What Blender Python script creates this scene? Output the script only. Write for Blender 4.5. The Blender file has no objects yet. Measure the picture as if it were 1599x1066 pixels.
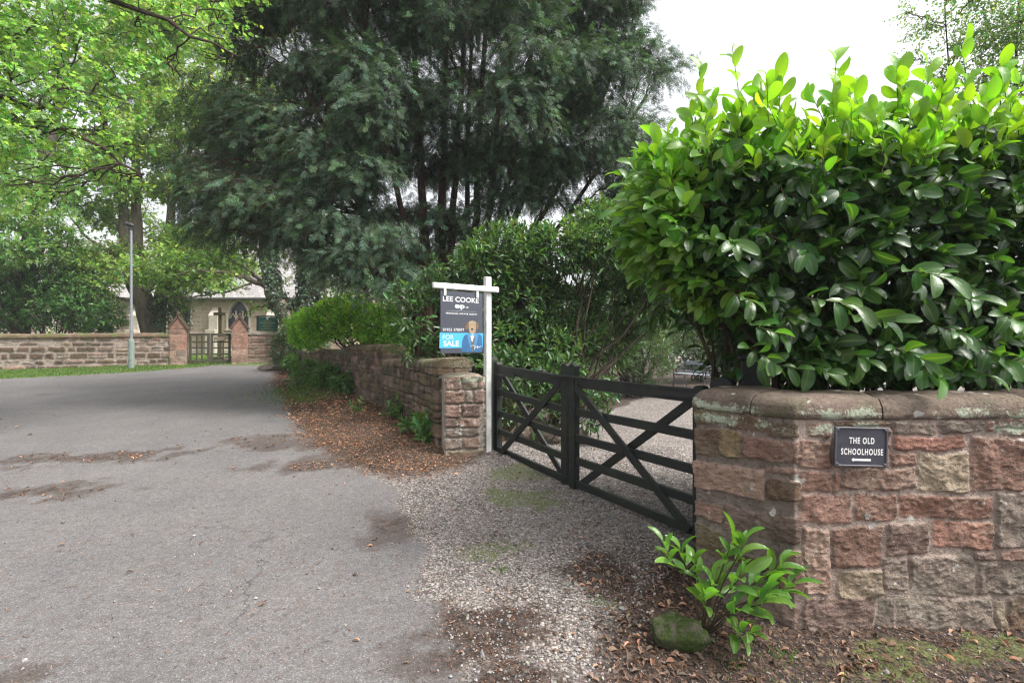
import bpy, math, random
import numpy as np
from mathutils import Vector

SC = bpy.context.scene
COL = SC.collection
rng = np.random.default_rng(7)
random.seed(7)
R = math.radians

# ------------------------------------------------------------------ camera, sky, sun, exposure
CAM_Z = 1.55
cam_d = bpy.data.cameras.new('camera'); cam = bpy.data.objects.new('camera', cam_d); COL.objects.link(cam)
cam.location = (0, 0, CAM_Z); cam.rotation_euler = (R(90), 0, 0)
cam_d.sensor_width = 36; cam_d.lens = 18.0; cam_d.clip_start = 0.05; cam_d.clip_end = 2000
SC.camera = cam
HAZE = .0011

SUN_EL, SUN_AZ = 56.0, 108.0          # azimuth clockwise from +Y (the view direction)
w = bpy.data.worlds.new('World'); SC.world = w; w.use_nodes = True
nt = w.node_tree; nt.nodes.clear()
sky = nt.nodes.new('ShaderNodeTexSky'); sky.sky_type = 'NISHITA'; sky.sun_disc = False
sky.sun_elevation = R(SUN_EL); sky.sun_rotation = R(SUN_AZ); sky.air_density = 1.0; sky.dust_density = 6.0; sky.ozone_density = 1.0
hs = nt.nodes.new('ShaderNodeHueSaturation'); hs.inputs['Saturation'].default_value = 0.16
bg = nt.nodes.new('ShaderNodeBackground'); bg.inputs['Strength'].default_value = 0.15
wo = nt.nodes.new('ShaderNodeOutputWorld')
nt.links.new(sky.outputs[0], hs.inputs['Color']); nt.links.new(hs.outputs[0], bg.inputs[0]); nt.links.new(bg.outputs[0], wo.inputs[0])

sd = bpy.data.lights.new('sun', 'SUN'); sd.energy = 1.35; sd.angle = R(14); sd.color = (1.0, 0.955, 0.88)
sun = bpy.data.objects.new('sun', sd); COL.objects.link(sun)
_d = Vector((math.sin(R(SUN_AZ)) * math.cos(R(SUN_EL)), math.cos(R(SUN_AZ)) * math.cos(R(SUN_EL)), math.sin(R(SUN_EL))))
sun.rotation_euler = (-_d).to_track_quat('-Z', 'Y').to_euler(); sun.location = _d * 40

SC.view_settings.view_transform = 'Standard'; SC.view_settings.look = 'None'
SC.view_settings.exposure = 1.35; SC.view_settings.gamma = 1.0; SC.view_settings.use_curve_mapping = False
SC.render.engine = 'CYCLES'
cy = SC.cycles
cy.max_bounces = 7; cy.diffuse_bounces = 3; cy.glossy_bounces = 2; cy.transmission_bounces = 4; cy.transparent_max_bounces = 4
cy.use_denoising = True; cy.denoising_prefilter = 'NONE'; cy.pixel_filter_type = 'BLACKMAN_HARRIS'; cy.filter_width = 1.25; cy.sample_clamp_indirect = 6.0
cy.caustics_reflective = False; cy.caustics_refractive = False

# ------------------------------------------------------------------ helpers
def at(px, py, d):
    """world point seen at photo pixel (px, py) at depth d metres"""
    return np.array([(px - 800) / 800 * d, d, CAM_Z - (py - 533) / 800 * d])

def sstep(a, b, x):
    t = np.clip((x - a) / (b - a), 0, 1); return t * t * (3 - 2 * t)

def vnoise(P, scale=1.0, seed=0):
    P = np.asarray(P, float) * scale
    if P.shape[1] == 2: P = np.c_[P, np.zeros(len(P))]
    I = np.floor(P).astype(np.int64); f = P - I; f = f * f * (3 - 2 * f)
    def h(i, j, k):
        n = (i * 374761393 + j * 668265263 + k * 2147483647 + seed * 1274126177) & 0xFFFFFFFF
        n = ((n ^ (n >> 13)) * 1274126177) & 0xFFFFFFFF
        n = (n ^ (n >> 16)) & 0xFFFF
        return n / 65535.0
    r = 0
    for a in (0, 1):
        for b in (0, 1):
            for c in (0, 1):
                wgt = (f[:, 0] if a else 1 - f[:, 0]) * (f[:, 1] if b else 1 - f[:, 1]) * (f[:, 2] if c else 1 - f[:, 2])
                r = r + wgt * h(I[:, 0] + a, I[:, 1] + b, I[:, 2] + c)
    return r

def fbm(P, scale=1.0, octv=4, seed=0):
    s, a, t = 0, 1.0, 0
    for o in range(octv):
        s = s + a * vnoise(P, scale * 2 ** o, seed + o * 17); t += a; a *= .5
    return s / t

def nrm(v): return v / np.maximum(np.linalg.norm(v, axis=-1, keepdims=True), 1e-9)

XF = None
class Acc:
    def __init__(s): s.V = []; s.L = []; s.S = []; s.C = []; s.n = 0; s.MI = []
    def add(s, V, F, col=None, mi=0):
        V = np.asarray(V, float).reshape(-1, 3); F = np.asarray(F)
        s.V.append(V); s.L.append((F + s.n).ravel()); s.S.append(np.full(len(F), F.shape[1]))
        s.MI.append(np.full(len(F), mi))
        if col is None: col = (1, 1, 1, 0)
        col = np.asarray(col, float)
        if col.ndim == 1: col = np.tile(col, (len(V), 1))
        s.C.append(col); s.n += len(V)
    def build(s, name, mat, parent=None, smooth=False, colors=False, mats=None):
        V = np.concatenate(s.V)
        if XF is not None: V = XF(V)
        L = np.concatenate(s.L).astype(np.int32); S = np.concatenate(s.S).astype(np.int32)
        me = bpy.data.meshes.new(name)
        me.vertices.add(len(V)); me.vertices.foreach_set('co', V.ravel())
        me.loops.add(len(L)); me.loops.foreach_set('vertex_index', L)
        me.polygons.add(len(S)); me.polygons.foreach_set('loop_start', np.concatenate([[0], np.cumsum(S)[:-1]]).astype(np.int32))
        me.update(calc_edges=True)
        me.polygons.foreach_set('use_smooth', np.full(len(S), smooth))
        if colors:
            a = me.color_attributes.new('Col', 'FLOAT_COLOR', 'POINT'); a.data.foreach_set('color', np.concatenate(s.C).ravel())
        for m in (mats or [mat]): me.materials.append(m)
        if mats: me.polygons.foreach_set('material_index', np.concatenate(s.MI).astype(np.int32))
        me.validate()
        o = bpy.data.objects.new(name, me); COL.objects.link(o)
        if parent is not None: o.parent = parent; o.location = -np.array(parent.location) if parent.parent is None else o.location
        return o
    # shapes
    def box(s, c, size, rot=None, bev=0.004, col=None, mi=0):
        """bevelled box: centre, full size, optional 3x3 matrix"""
        hx, hy, hz = [q / 2 for q in size]; b = min(bev, hx * .45, hy * .45, hz * .45)
        P = []; 
        for sx in (-1, 1):
            for sy in (-1, 1):
                for sz in (-1, 1):
                    P += [(sx * (hx - b), sy * (hy - b), sz * hz), (sx * (hx - b), sy * hy, sz * (hz - b)), (sx * hx, sy * (hy - b), sz * (hz - b))]
        P = np.array(P)
        def I(sx, sy, sz, k): return ((sx > 0) * 4 + (sy > 0) * 2 + (sz > 0)) * 3 + k
        Q = []
        for sg in (-1, 1):
            Q.append([I(-1, -1, sg, 0), I(1, -1, sg, 0), I(1, 1, sg, 0), I(-1, 1, sg, 0)][::sg])
            Q.append([I(-1, sg, -1, 1), I(1, sg, -1, 1), I(1, sg, 1, 1), I(-1, sg, 1, 1)][::-sg])
            Q.append([I(sg, -1, -1, 2), I(sg, 1, -1, 2), I(sg, 1, 1, 2), I(sg, -1, 1, 2)][::sg])
        for a in (-1, 1):
            for c_ in (-1, 1):
                Q.append([I(-1, a, c_, 0), I(1, a, c_, 0), I(1, a, c_, 1), I(-1, a, c_, 1)][::(a * c_)])
                Q.append([I(a, -1, c_, 0), I(a, 1, c_, 0), I(a, 1, c_, 2), I(a, -1, c_, 2)][::-(a * c_)])
                Q.append([I(a, c_, -1, 1), I(a, c_, 1, 1), I(a, c_, 1, 2), I(a, c_, -1, 2)][::-(a * c_)])
        T = []
        for sx in (-1, 1):
            for sy in (-1, 1):
                for sz in (-1, 1):
                    t = [I(sx, sy, sz, 0), I(sx, sy, sz, 1), I(sx, sy, sz, 2)]
                    T.append(t[::-1] if sx * sy * sz > 0 else t)
        if rot is not None: P = P @ np.array(rot).T
        P = P + np.array(c)
        s.add(P, Q, col, mi)
        s.V.append(np.zeros((0, 3))); s.L.append((np.array(T) + s.n - len(P)).ravel()); s.S.append(np.full(8, 3)); s.MI.append(np.full(8, mi)); s.C.append(np.zeros((0, 4)))
        return s
    def bar(s, a, b, wdt, hgt, bev=.004, up=(0, 0, 1), col=None, mi=0):
        """box from point a to b; wdt across, hgt along up"""
        a = np.array(a, float); b = np.array(b, float); d = b - a; L = np.linalg.norm(d); d = d / L
        u = np.array(up, float)
        if abs(np.dot(u, d)) > .99: u = np.array([0, 1.0, 0])
        x = np.cross(d, u); x /= np.linalg.norm(x); z = np.cross(x, d)
        return s.box((a + b) / 2, (wdt, L, hgt), np.c_[x, d, z], bev, col, mi)
    def tube(s, pts, rad, n=8, col=None, cap=True, wob=0.0, mi=0):
        pts = np.array(pts, float); m = len(pts); rad = np.broadcast_to(np.array(rad, float), (m,))
        T = nrm(np.gradient(pts, axis=0))
        ref = np.array([0, 0, 1.0]) if abs(T[0, 2]) < .9 else np.array([1.0, 0, 0])
        V = []
        x = np.cross(ref, T[0]); x /= np.linalg.norm(x)
        an = np.linspace(0, 2 * np.pi, n, endpoint=False)
        for i in range(m):
            x = x - np.dot(x, T[i]) * T[i]; x /= np.linalg.norm(x); y = np.cross(T[i], x)
            rr = rad[i] * (1 + wob * np.sin(an * 3 + i * .7) + wob * rng.normal(0, .6, n))
            V.append(pts[i] + rr[:, None] * (np.cos(an)[:, None] * x + np.sin(an)[:, None] * y))
        V = np.concatenate(V); F = []
        i = np.arange(m - 1)[:, None] * n; j = np.arange(n)[None]; k = (j + 1) % n
        F = np.stack([i + j, i + k, i + n + k, i + n + j], -1).reshape(-1, 4)
        s.add(V, F, col, mi)
        if cap:
            for e, p in ((0, pts[0]), ((m - 1) * n, pts[-1])):
                a0 = s.n; ring = V[e:e + n]
                jj = np.arange(n); F3 = np.stack([np.full(n, n), jj, (jj + 1) % n], -1)
                s.add(np.vstack([ring, p]), F3 if e else F3[:, ::-1], col, mi)
        return s
    def inst(s, TV, TF, pos, d, n, sc, col, wsc=None, mi=0):
        """many copies of a template inside this one mesh. TV (k,3) with local y along d, z along n; TV alpha col in TV[:,3] optional"""
        pos = np.asarray(pos); N = len(pos); k = len(TV)
        d = nrm(d); z = nrm(n - (n * d).sum(1, keepdims=True) * d); x = np.cross(d, z)
        sc = np.broadcast_to(np.asarray(sc, float), (N,)); ws = sc if wsc is None else np.broadcast_to(wsc, (N,))
        V = (pos[:, None] + TV[None, :, 0:1] * (x * ws[:, None])[:, None] + TV[None, :, 1:2] * (d * sc[:, None])[:, None]
             + TV[None, :, 2:3] * (z * sc[:, None])[:, None])
        F = (TF[None] + (np.arange(N) * k)[:, None, None]).reshape(-1, TF.shape[1])
        C = np.ones((N, k, 4)); C[:, :, :3] = np.asarray(col)[:, None, :3]
        C[:, :, 3] = TV[None, :, 3] if TV.shape[1] > 3 else 0
        s.add(V.reshape(-1, 3), F, C.reshape(-1, 4), mi)
        return s

def rotz(a):
    c, s_ = math.cos(a), math.sin(a); return np.array([[c, -s_, 0], [s_, c, 0], [0, 0, 1]])

def tag(o, label=None, cat=None, group=None, kind=None):
    if label: o['label'] = label
    if cat: o['category'] = cat
    if group: o['group'] = group
    if kind: o['kind'] = kind
    return o
def thing(name, loc, label, cat, group=None):
    o = bpy.data.objects.new(name, None); COL.objects.link(o); o.location = [float(q) for q in loc]; o.empty_display_size = .2
    bpy.context.view_layer.update()
    return tag(o, label, cat, group)
def sub(o, parent_part):
    """hang a built child (already in world coords) under a part whose own offset cancels its root"""
    o.parent = parent_part; o.location = (0, 0, 0); return o

# ------------------------------------------------------------------ materials
class M:
    def __init__(s, name):
        s.m = bpy.data.materials.new(name); s.m.use_nodes = True; s.t = s.m.node_tree; s.t.nodes.clear()
        s.out = s.t.nodes.new('ShaderNodeOutputMaterial')
    def n(s, typ, ins=None, **kw):
        nd = s.t.nodes.new('ShaderNode' + typ)
        for k, v in kw.items(): setattr(nd, k, v)
        for k, v in (ins or {}).items():
            i = nd.inputs[k]
            if isinstance(v, bpy.types.NodeSocket): s.t.links.new(v, i)
            else: i.default_value = v if not (isinstance(v, tuple) and len(v) == 3 and i.type == 'RGBA') else (*v, 1)
        return nd
    def co(s): return s.n('TexCoord').outputs['Object']
    def noise(s, sc, det=4, rough=.55, vec=None, dist=0):
        return s.n('TexNoise', {'Vector': vec or s.co(), 'Scale': sc, 'Detail': det, 'Roughness': rough, 'Distortion': dist}).outputs['Fac']
    def vor(s, sc, vec=None, feat='F1', out='Distance', rand=1.0):
        return s.n('TexVoronoi', {'Vector': vec or s.co(), 'Scale': sc, 'Randomness': rand}, feature=feat).outputs[out]
    def ramp(s, f, stops):
        nd = s.n('ValToRGB', {'Fac': f}); e = nd.color_ramp.elements
        while len(e) < len(stops): e.new(.5)
        for i, (p, c) in enumerate(stops):
            e[i].position = p; e[i].color = (*c, 1) if isinstance(c, tuple) else (c, c, c, 1)
        return nd.outputs[0]
    def mix(s, f, a, b, mode='MIX'):
        nd = s.n('Mix', data_type='RGBA', blend_type=mode)
        for k, v in (('Factor', f), ('A', a), ('B', b)):
            i = [q for q in nd.inputs if q.name == k and (q.type == 'RGBA' or k == 'Factor' and q.type == 'VALUE')][0]
            if isinstance(v, bpy.types.NodeSocket): s.t.links.new(v, i)
            else: i.default_value = (*v, 1) if isinstance(v, tuple) else v
        return [o for o in nd.outputs if o.type == 'RGBA'][0]
    def math(s, op, a, b=0, clamp=False):
        nd = s.n('Math', operation=op, use_clamp=clamp)
        for i, v in ((0, a), (1, b)):
            if isinstance(v, bpy.types.NodeSocket): s.t.links.new(v, nd.inputs[i])
            else: nd.inputs[i].default_value = v
        return nd.outputs[0]
    def bump(s, h, dist=.01, st=1.0, nrm_=None):
        i = {'Height': h, 'Distance': dist, 'Strength': st}
        if nrm_: i['Normal'] = nrm_
        return s.n('Bump', i).outputs[0]
    def pbr(s, col, rough=.8, normal=None, spec=.5, metal=0):
        i = {'Base Color': col, 'Roughness': rough, 'Specular IOR Level': spec, 'Metallic': metal}
        if normal: i['Normal'] = normal
        b = s.n('BsdfPrincipled', i); s.t.links.new(b.outputs[0], s.out.inputs[0]); return s.m

def leaf_mat(name, rough=.45, trans=.4, tcol=(1.5, 1.6, .55), spec=.5, mid=0.0, midcol=(.3, .4, .1), bumps=0):
    k = M(name); a = k.n('Attribute', attribute_name='Col'); c = a.outputs['Color']
    if mid:
        f = k.math('POWER', a.outputs['Alpha'], 9.0); f = k.math('MULTIPLY', f, mid); c = k.mix(f, c, midcol)
    i = {'Base Color': c, 'Roughness': rough, 'Specular IOR Level': spec}
    if bumps: i['Normal'] = k.bump(k.noise(bumps, 2), .004, .5)
    b = k.n('BsdfPrincipled', i)
    tc = k.mix(1.0, c, tcol, 'MULTIPLY')
    t = k.n('BsdfTranslucent', {'Color': tc})
    mx = k.n('MixShader', {0: trans}); k.t.links.new(b.outputs[0], mx.inputs[1]); k.t.links.new(t.outputs[0], mx.inputs[2])
    k.t.links.new(mx.outputs[0], k.out.inputs[0]); return k.m

def bark_mat(name, c1, c2, sc=8):
    k = M(name); mp = k.n('Mapping', {'Vector': k.co(), 'Scale': (1, 1, .25)}).outputs[0]
    f = k.noise(sc, 6, .65, mp); c = k.ramp(f, [(.3, c1), (.7, c2)])
    return k.pbr(c, .9, k.bump(k.noise(sc * 3, 5, .7, mp), .02, .8), .2)

def stone_mat(name, band=None, lichen=.0, moss=.0, grime=.4, fine=1.0):
    """albedo comes from each stone's own colour; weathering on top"""
    k = M(name); c = k.n('Attribute', attribute_name='Col').outputs['Color']
    n1 = k.noise(9, 6, .6); c = k.mix(.75, c, k.ramp(n1, [(.25, .75), (.75, 1.35)]), 'MULTIPLY')
    n2 = k.noise(55 * fine, 4, .65); c = k.mix(.35, c, k.ramp(n2, [(.3, .6), (.7, 1.35)]), 'MULTIPLY')
    n3 = k.noise(3.2, 4, .6); c = k.mix(k.math('MULTIPLY', k.ramp(n3, [(.5, 0.0), (.68, 1.0)]), grime), c, (.07, .062, .05))
    if lichen:
        f = k.math('MULTIPLY', k.ramp(k.noise(5, 4, .7), [(.50, 0.0), (.56, 1.0)]), k.ramp(k.noise(42, 6, .85), [(.45, 0.0), (.50, 1.0)]))
        c = k.mix(k.math('MULTIPLY', f, lichen), c, (.46, .50, .40))
    if band:
        zz = k.n('SeparateXYZ', {0: k.co()}).outputs[2]; q = k.math('DIVIDE', k.math('ABSOLUTE', k.math('SUBTRACT', k.math('ADD', zz, k.math('MULTIPLY', k.math('SUBTRACT', k.noise(6, 3), .5), .09)), band)), .055)
        q = k.math('SUBTRACT', 1.0, q, True); q = k.math('MULTIPLY', q, k.ramp(k.noise(3.5, 3, .6), [(.42, .0), (.56, 1.0)]))
        f = k.math('MULTIPLY', k.ramp(k.math('ADD', k.math('MULTIPLY', q, .32), k.math('MULTIPLY', k.noise(60, 6, .85), .95)), [(.61, 0.0), (.67, 1.0)]), .9); c = k.mix(f, c, (.44, .49, .38))
        f = k.ramp(k.noise(9, 2, .5), [(.70, 0.0), (.72, .8)]); c = k.mix(f, c, (.55, .55, .52))
    if moss:
        f = k.ramp(k.math('ADD', k.noise(2.5, 5, .7), 0), [(.5, 0.0), (.62, 1.0)])
        c = k.mix(k.math('MULTIPLY', f, moss), c, (.10, .13, .035))
    pit = k.ramp(k.noise(48 * fine, 5, .75), [(.34, 0.0), (.44, 1.0)]); c = k.mix(.5, c, k.ramp(pit, [(0.0, .6), (1.0, 1.0)]), 'MULTIPLY')
    lay = k.noise(16 * fine, 5, .65, k.n('Mapping', {'Vector': k.co(), 'Scale': (.5, .5, 2.6), 'Rotation': (.1, .15, 0)}).outputs[0])
    h = k.math('ADD', k.math('MULTIPLY', k.noise(38 * fine, 6, .7), 1.0), k.math('MULTIPLY', k.noise(140 * fine, 2, .6), .16))
    h = k.math('ADD', h, k.math('ADD', k.math('MULTIPLY', lay, .4), k.math('MULTIPLY', pit, .25)))
    return k.pbr(c, .93, k.bump(h, .020 / fine, 1.0), .2)

def plain(name, col, rough=.6, spec=.4, var=.12, sc=20, bump=.002, metal=0):
    k = M(name); n_ = k.noise(sc, 5, .6)
    c = k.mix(1.0, col, k.ramp(n_, [(.25, 1 - var), (.75, 1 + var)]), 'MULTIPLY')
    return k.pbr(c, rough, k.bump(k.noise(sc * 4, 4, .6), bump, .6), spec, metal)

MT = {}
# ------------------------------------------------------------------ ground
def zw(x): return 1 - sstep(-.6, 2.4, x)
def ground_z(x, y):
    x = np.asarray(x, float); y = np.asarray(y, float)
    z = np.interp(y, [2.6, 4.6], [0, .08]) + zw(x) * np.interp(y, [4.6, 6.2, 19, 33, 60], [0, .12, .58, .66, .7])
    return z
def poly_sd(P, poly):
    """signed distance, positive inside"""
    poly = np.array(poly, float); A = poly; B = np.roll(poly, -1, 0)
    best = np.full(len(P), 1e9); inside = np.zeros(len(P), bool)
    for a, b in zip(A, B):
        e = b - a; w_ = P - a; t = np.clip((w_ @ e) / (e @ e), 0, 1)
        best = np.minimum(best, np.linalg.norm(w_ - t[:, None] * e, axis=1))
        c = (a[1] <= P[:, 1]) != (b[1] <= P[:, 1])
        with np.errstate(divide='ignore', invalid='ignore'):
            xi = a[0] + (P[:, 1] - a[1]) * e[0] / (e[1] if e[1] else 1e-12)
        inside ^= c & (P[:, 0] < xi)
    return np.where(inside, best, -best)

ROAD_EDGE = [(-.22, -8), (-.25, 1.5), (-.29, 2.33), (-.47, 3.1), (-.75, 4.1), (-1.1, 4.9), (-1.55, 5.5), (-2.2, 6.2), (-2.8, 7.0), (-3.3, 7.9), (-4.0, 9.3), (-4.9, 11), (-6.1, 13.1), (-8.0, 17.7), (-8.1, 19)]
ROAD = ROAD_EDGE + [(-10.9, 19), (-11.4, 17.8), (-12.1, 16.3), (-14.3, 14.5), (-20, 12.9), (-40, 9), (-40, 5.0), (-13, 8.9), (-8.3, 8.2), (-6.6, 6.4), (-5.2, 5.0), (-4.6, 3.6), (-4.8, 1), (-5, -8)]
WALLP = [(-.72, 6.1), (-2.3, 9.4), (-3.7, 11.6), (-6.0, 15.0), (-8.0, 18.2)]
VERGE = [(-.45, 6.0), (-.85, 5.5), (-1.3, 5.4)] + ROAD_EDGE[6:] + [(-7.6, 19)] + [(x + .3, y + .2) for x, y in WALLP[::-1]]
GRASS = [(-10.9, 19.3), (-11.4, 17.9), (-12.1, 16.3), (-14.3, 14.5), (-20, 12.9), (-40, 9), (-40, 19.3)]
CHURCHYARD = [(-80, 19.2), (-7.5, 19.2), (-4, 30), (-4, 60), (-80, 60)]
SOIL = [(.42, -6), (.48, 2.2), (.72, 2.9), (.92, 3.3), (1.05, 3.7), (1.6, 3.9), (12, 3.9), (12, -6)]
GARDEN = [(-.2, 6.8), (.5, 7.2), (.8, 8.8), (1.8, 10.2), (3.1, 12.7), (4.8, 15.8), (7.5, 17.2), (12, 19), (12, 60), (-30, 60), (-9, 21), (-3, 11)]

def axis(segs):
    out = [segs[0][0]]
    for a, b, st in segs:
        n_ = max(1, int(round((b - a) / st))); out += list(np.linspace(a, b, n_ + 1)[1:])
    return np.array(out)
GX = axis([(-400, -80, 40), (-80, -30, 5), (-30, -14, .5), (-14, -5.5, .16), (-5.5, 2.6, .035), (2.6, 5, .1), (5, 14, .6), (14, 60, 5), (60, 400, 40)])
GY = axis([(-60, -8, 8), (-8, 1.4, .6), (1.4, 7.2, .035), (7.2, 12, .08), (12, 22, .16), (22, 40, 1.0), (40, 80, 5), (80, 700, 60)])
XX, YY = np.meshgrid(GX, GY); GP = np.c_[XX.ravel(), YY.ravel()]
def masks(P):
    wob = (fbm(P, 1.6, 4, 3) - .5) * .9 + (fbm(P, 9, 3, 5) - .5) * .22
    wob = wob * np.clip(1 - (P[:, 1] - 8) / 30, .3, 1)
    sd_road = poly_sd(P, ROAD) + wob * .45
    road = sstep(-.10, .10, sd_road)
    verge = sstep(-.30, .22, poly_sd(P, VERGE) + wob * .5)
    soil = sstep(-.22, .18, poly_sd(P, SOIL) + wob * .5)
    gard = sstep(-.1, .15, poly_sd(P, GARDEN) + wob * .4)
    grass = sstep(-.06, .12, poly_sd(P, GRASS) + wob * .35)
    cy_ = sstep(-.1, .2, poly_sd(P, CHURCHYARD))
    far = ((P[:, 0] < -4) | (P[:, 1] < 1.5)) * (1 - road)          # beyond the road's left edge: litter and soil
    far = far * (P[:, 0] < .2)
    def ell(cx, cy0, rx, ry, a=0, k=.5):
        ca, sa = math.cos(a), math.sin(a); dx = P[:, 0] - cx; dy = P[:, 1] - cy0
        u = (dx * ca + dy * sa) / rx; v = (-dx * sa + dy * ca) / ry
        return sstep(1.0, .5, np.sqrt(u * u + v * v) + (fbm(P, 5, 4, 9) - .5) * 1.1 * k * 2)
    needles = np.maximum.reduce([ell(-.12, 2.72, .36, .42, -.4), ell(.02, 2.35, .3, .3, 0), ell(-.98, 4.2, .16, .25, .2) * .6, ell(-2.0, 5.75, .7, .25, .1) * .7, ell(.62, 3.3, .3, .5, .3)])
    needles = np.maximum.reduce([needles, ell(-5.2, 6.0, 1.0, .25, .2) * .6, ell(-4.6, 4.9, .7, .2, .25) * .6])
    moss = np.maximum.reduce([ell(.15, 4.75, .5, .35, 0), ell(.1, 5.5, .35, .4, 0), ell(-.1, 3.7, .35, .25, .3) * .7, ell(2.2, 2.5, .85, .22, .05, .9) * .62, ell(1.65, 2.25, .5, .15, 0, .9) * .5])
    stain = np.maximum.reduce([ell(-3.1, 6.7, .9, .5, -.3, .7), ell(-2.2, 5.8, .8, .35, .1, .7), ell(-.98, 4.2, .32, .5, .2, .7), ell(-.15, 2.72, .45, .5, -.4, .7), ell(.05, 2.3, .4, .3, 0, .7), ell(-5.0, 6.0, 1.4, .35, .2, .8), ell(-4.5, 4.9, 1.1, .3, .25, .8), ell(-2.24, 2.36, .17, .14, .3), ell(.75, 3.4, .5, .7, .3, .7)])
    M2 = np.c_[moss, stain, np.zeros(len(P))]
    mulch = np.maximum.reduce([verge, soil, gard, far, needles * .62]) * (1 - grass) * (1 - cy_)
    grs = np.maximum(grass, cy_)
    gravel = (1 - road) * (1 - np.maximum(mulch, grs))
    return road, gravel, mulch, grs, M2, needles, sd_road
def surf_z(P, mulch, gravel):
    z = ground_z(P[:, 0], P[:, 1])
    z = z + mulch * (fbm(P, 6, 3, 31) - .4) * .03 + gravel * (fbm(P, 12, 3, 33) - .5) * .012 + (fbm(P, 1.1, 3, 35) - .5) * .02 * (P[:, 1] < 30)
    dw = poly_sd(P, SOIL); z = z + sstep(0, .7, dw) * .015 * (P[:, 1] > 2) * sstep(2.1, 2.7, P[:, 1])
    sv = poly_sd(P, VERGE); z = z + sstep(0, 1.3, sv) * .10
    return z
g_road, g_gravel, g_mulch, g_grass, g_M2, g_need, g_sd = masks(GP)
GZ = surf_z(GP, g_mulch, g_gravel)

k = M('ground_surfaces'); co = k.co()
a1 = k.n('Attribute', attribute_name='M1'); s1 = k.n('SeparateColor', {0: a1.outputs['Color']})
a2 = k.n('Attribute', attribute_name='M2'); s2 = k.n('SeparateColor', {0: a2.outputs['Color']})
nb = k.noise(14, 6, .7)
nb2 = k.noise(60, 4, .7)
nbm = k.math('ADD', k.math('MULTIPLY', nb, .6), k.math('MULTIPLY', nb2, .4))
def brk(mask, amp=1.1, sharp=3.5):
    q = k.math('ADD', mask, k.math('MULTIPLY', k.math('SUBTRACT', nbm, .5), amp * 2))
    return k.math('ADD', k.math('MULTIPLY', k.math('SUBTRACT', q, .5), sharp), .5, True)
# asphalt
vc = k.n('TexVoronoi', {'Vector': co, 'Scale': 190.0}); vcv = k.n('SeparateColor', {0: vc.outputs['Color']}).outputs[0]
asp = k.ramp(vcv, [(0.0, (.096, .092, .092)), (.55, (.126, .120, .121)), (.85, (.152, .145, .145)), (1.0, (.24, .23, .23))])
asp = k.mix(.8, asp, k.ramp(k.noise(1.2, 5, .6), [(.3, (.80, .80, .82)), (.7, (1.12, 1.1, 1.08))]), 'MULTIPLY')
asp = k.mix(.8, asp, k.ramp(k.noise(26, 4, .7), [(.3, .78), (.7, 1.2)]), 'MULTIPLY')
asp = k.mix(k.ramp(k.noise(7, 6, .75), [(.60, 0.0), (.72, .55)]), asp, (.16, .11, .09))
# gravel
vg = k.n('TexVoronoi', {'Vector': co, 'Scale': 62.0}); vgv = k.n('SeparateColor', {0: vg.outputs['Color']})
grv = k.ramp(vgv.outputs[0], [(0.0, (.075, .065, .060)), (.35, (.17, .15, .14)), (.7, (.28, .25, .235)), (1.0, (.48, .45, .42))])
grv = k.mix(k.ramp(vg.outputs['Distance'], [(.45, 0.0), (.8, .85)]), grv, (.05, .042, .04))
grv = k.mix(.7, grv, k.ramp(k.noise(2.2, 4, .6), [(.3, (.72, .7, .68)), (.7, (1.15, 1.12, 1.1))]), 'MULTIPLY')
# mulch and soil
vm = k.n('TexVoronoi', {'Vector': k.n('Mapping', {'Vector': co, 'Scale': (1, .6, 1), 'Rotation': (0, 0, .6)}).outputs[0], 'Scale': 75.0}); vmv = k.n('SeparateColor', {0: vm.outputs['Color']}).outputs[0]
mul = k.ramp(vmv, [(0.0, (.018, .014, .012)), (.5, (.042, .030, .025)), (.8, (.085, .055, .04)), (1.0, (.17, .115, .085))])
mul = k.mix(.8, mul, k.ramp(k.noise(5, 5, .65), [(.3, .6), (.7, 1.35)]), 'MULTIPLY')
# grass ground
gra = k.ramp(k.noise(30, 5, .7), [(.3, (.05, .075, .022)), (.6, (.11, .165, .045)), (.8, (.17, .2, .08))])
mos = k.ramp(nb2, [(.3, (.05, .07, .018)), (.7, (.15, .185, .05))])
# hairline cracks and worn edges in the tarmac
wv = k.n('Mapping', {'Vector': co, 'Scale': (1, 1, 1)}).outputs[0]
nz_ = k.n('TexNoise', {'Vector': co, 'Scale': 1.7, 'Detail': 5.0, 'Roughness': .7}).outputs['Color']
wv = k.n('VectorMath', {0: co, 1: k.n('VectorMath', {0: nz_, 1: (.55, .55, .55)}, operation='MULTIPLY').outputs[0]}, operation='ADD').outputs[0]
cr = k.vor(.55, wv, 'DISTANCE_TO_EDGE'); crm = k.math('MULTIPLY', k.ramp(cr, [(.0, 1.0), (.006, 0.0)]), k.ramp(k.noise(.8, 3), [(.48, 0.0), (.62, .75)]))
asp = k.mix(crm, asp, (.035, .032, .03))
c = asp
c = k.mix(brk(s1.outputs[0], .8, 2.2), c, grv)
c = k.mix(brk(s1.outputs[1], 1.3, 1.9), c, mul)
c = k.mix(brk(s1.outputs[2], .4, 5), c, gra)
c = k.mix(k.math('MULTIPLY', brk(s2.outputs[0], 1.5, 3), .75), c, mos)
stn = k.math('MULTIPLY', brk(s2.outputs[1], 1.5, .95), .72)
c = k.mix(stn, c, k.mix(1.0, c, (.44, .33, .26), 'MULTIPLY'))
h = k.math('ADD', k.math('MULTIPLY', vc.outputs['Distance'], -.35), k.math('MULTIPLY', k.math('MULTIPLY', vg.outputs['Distance'], s1.outputs[0]), -1.1))
h = k.math('ADD', h, k.math('MULTIPLY', k.math('MULTIPLY', nb2, s1.outputs[1]), 1.6))
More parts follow.
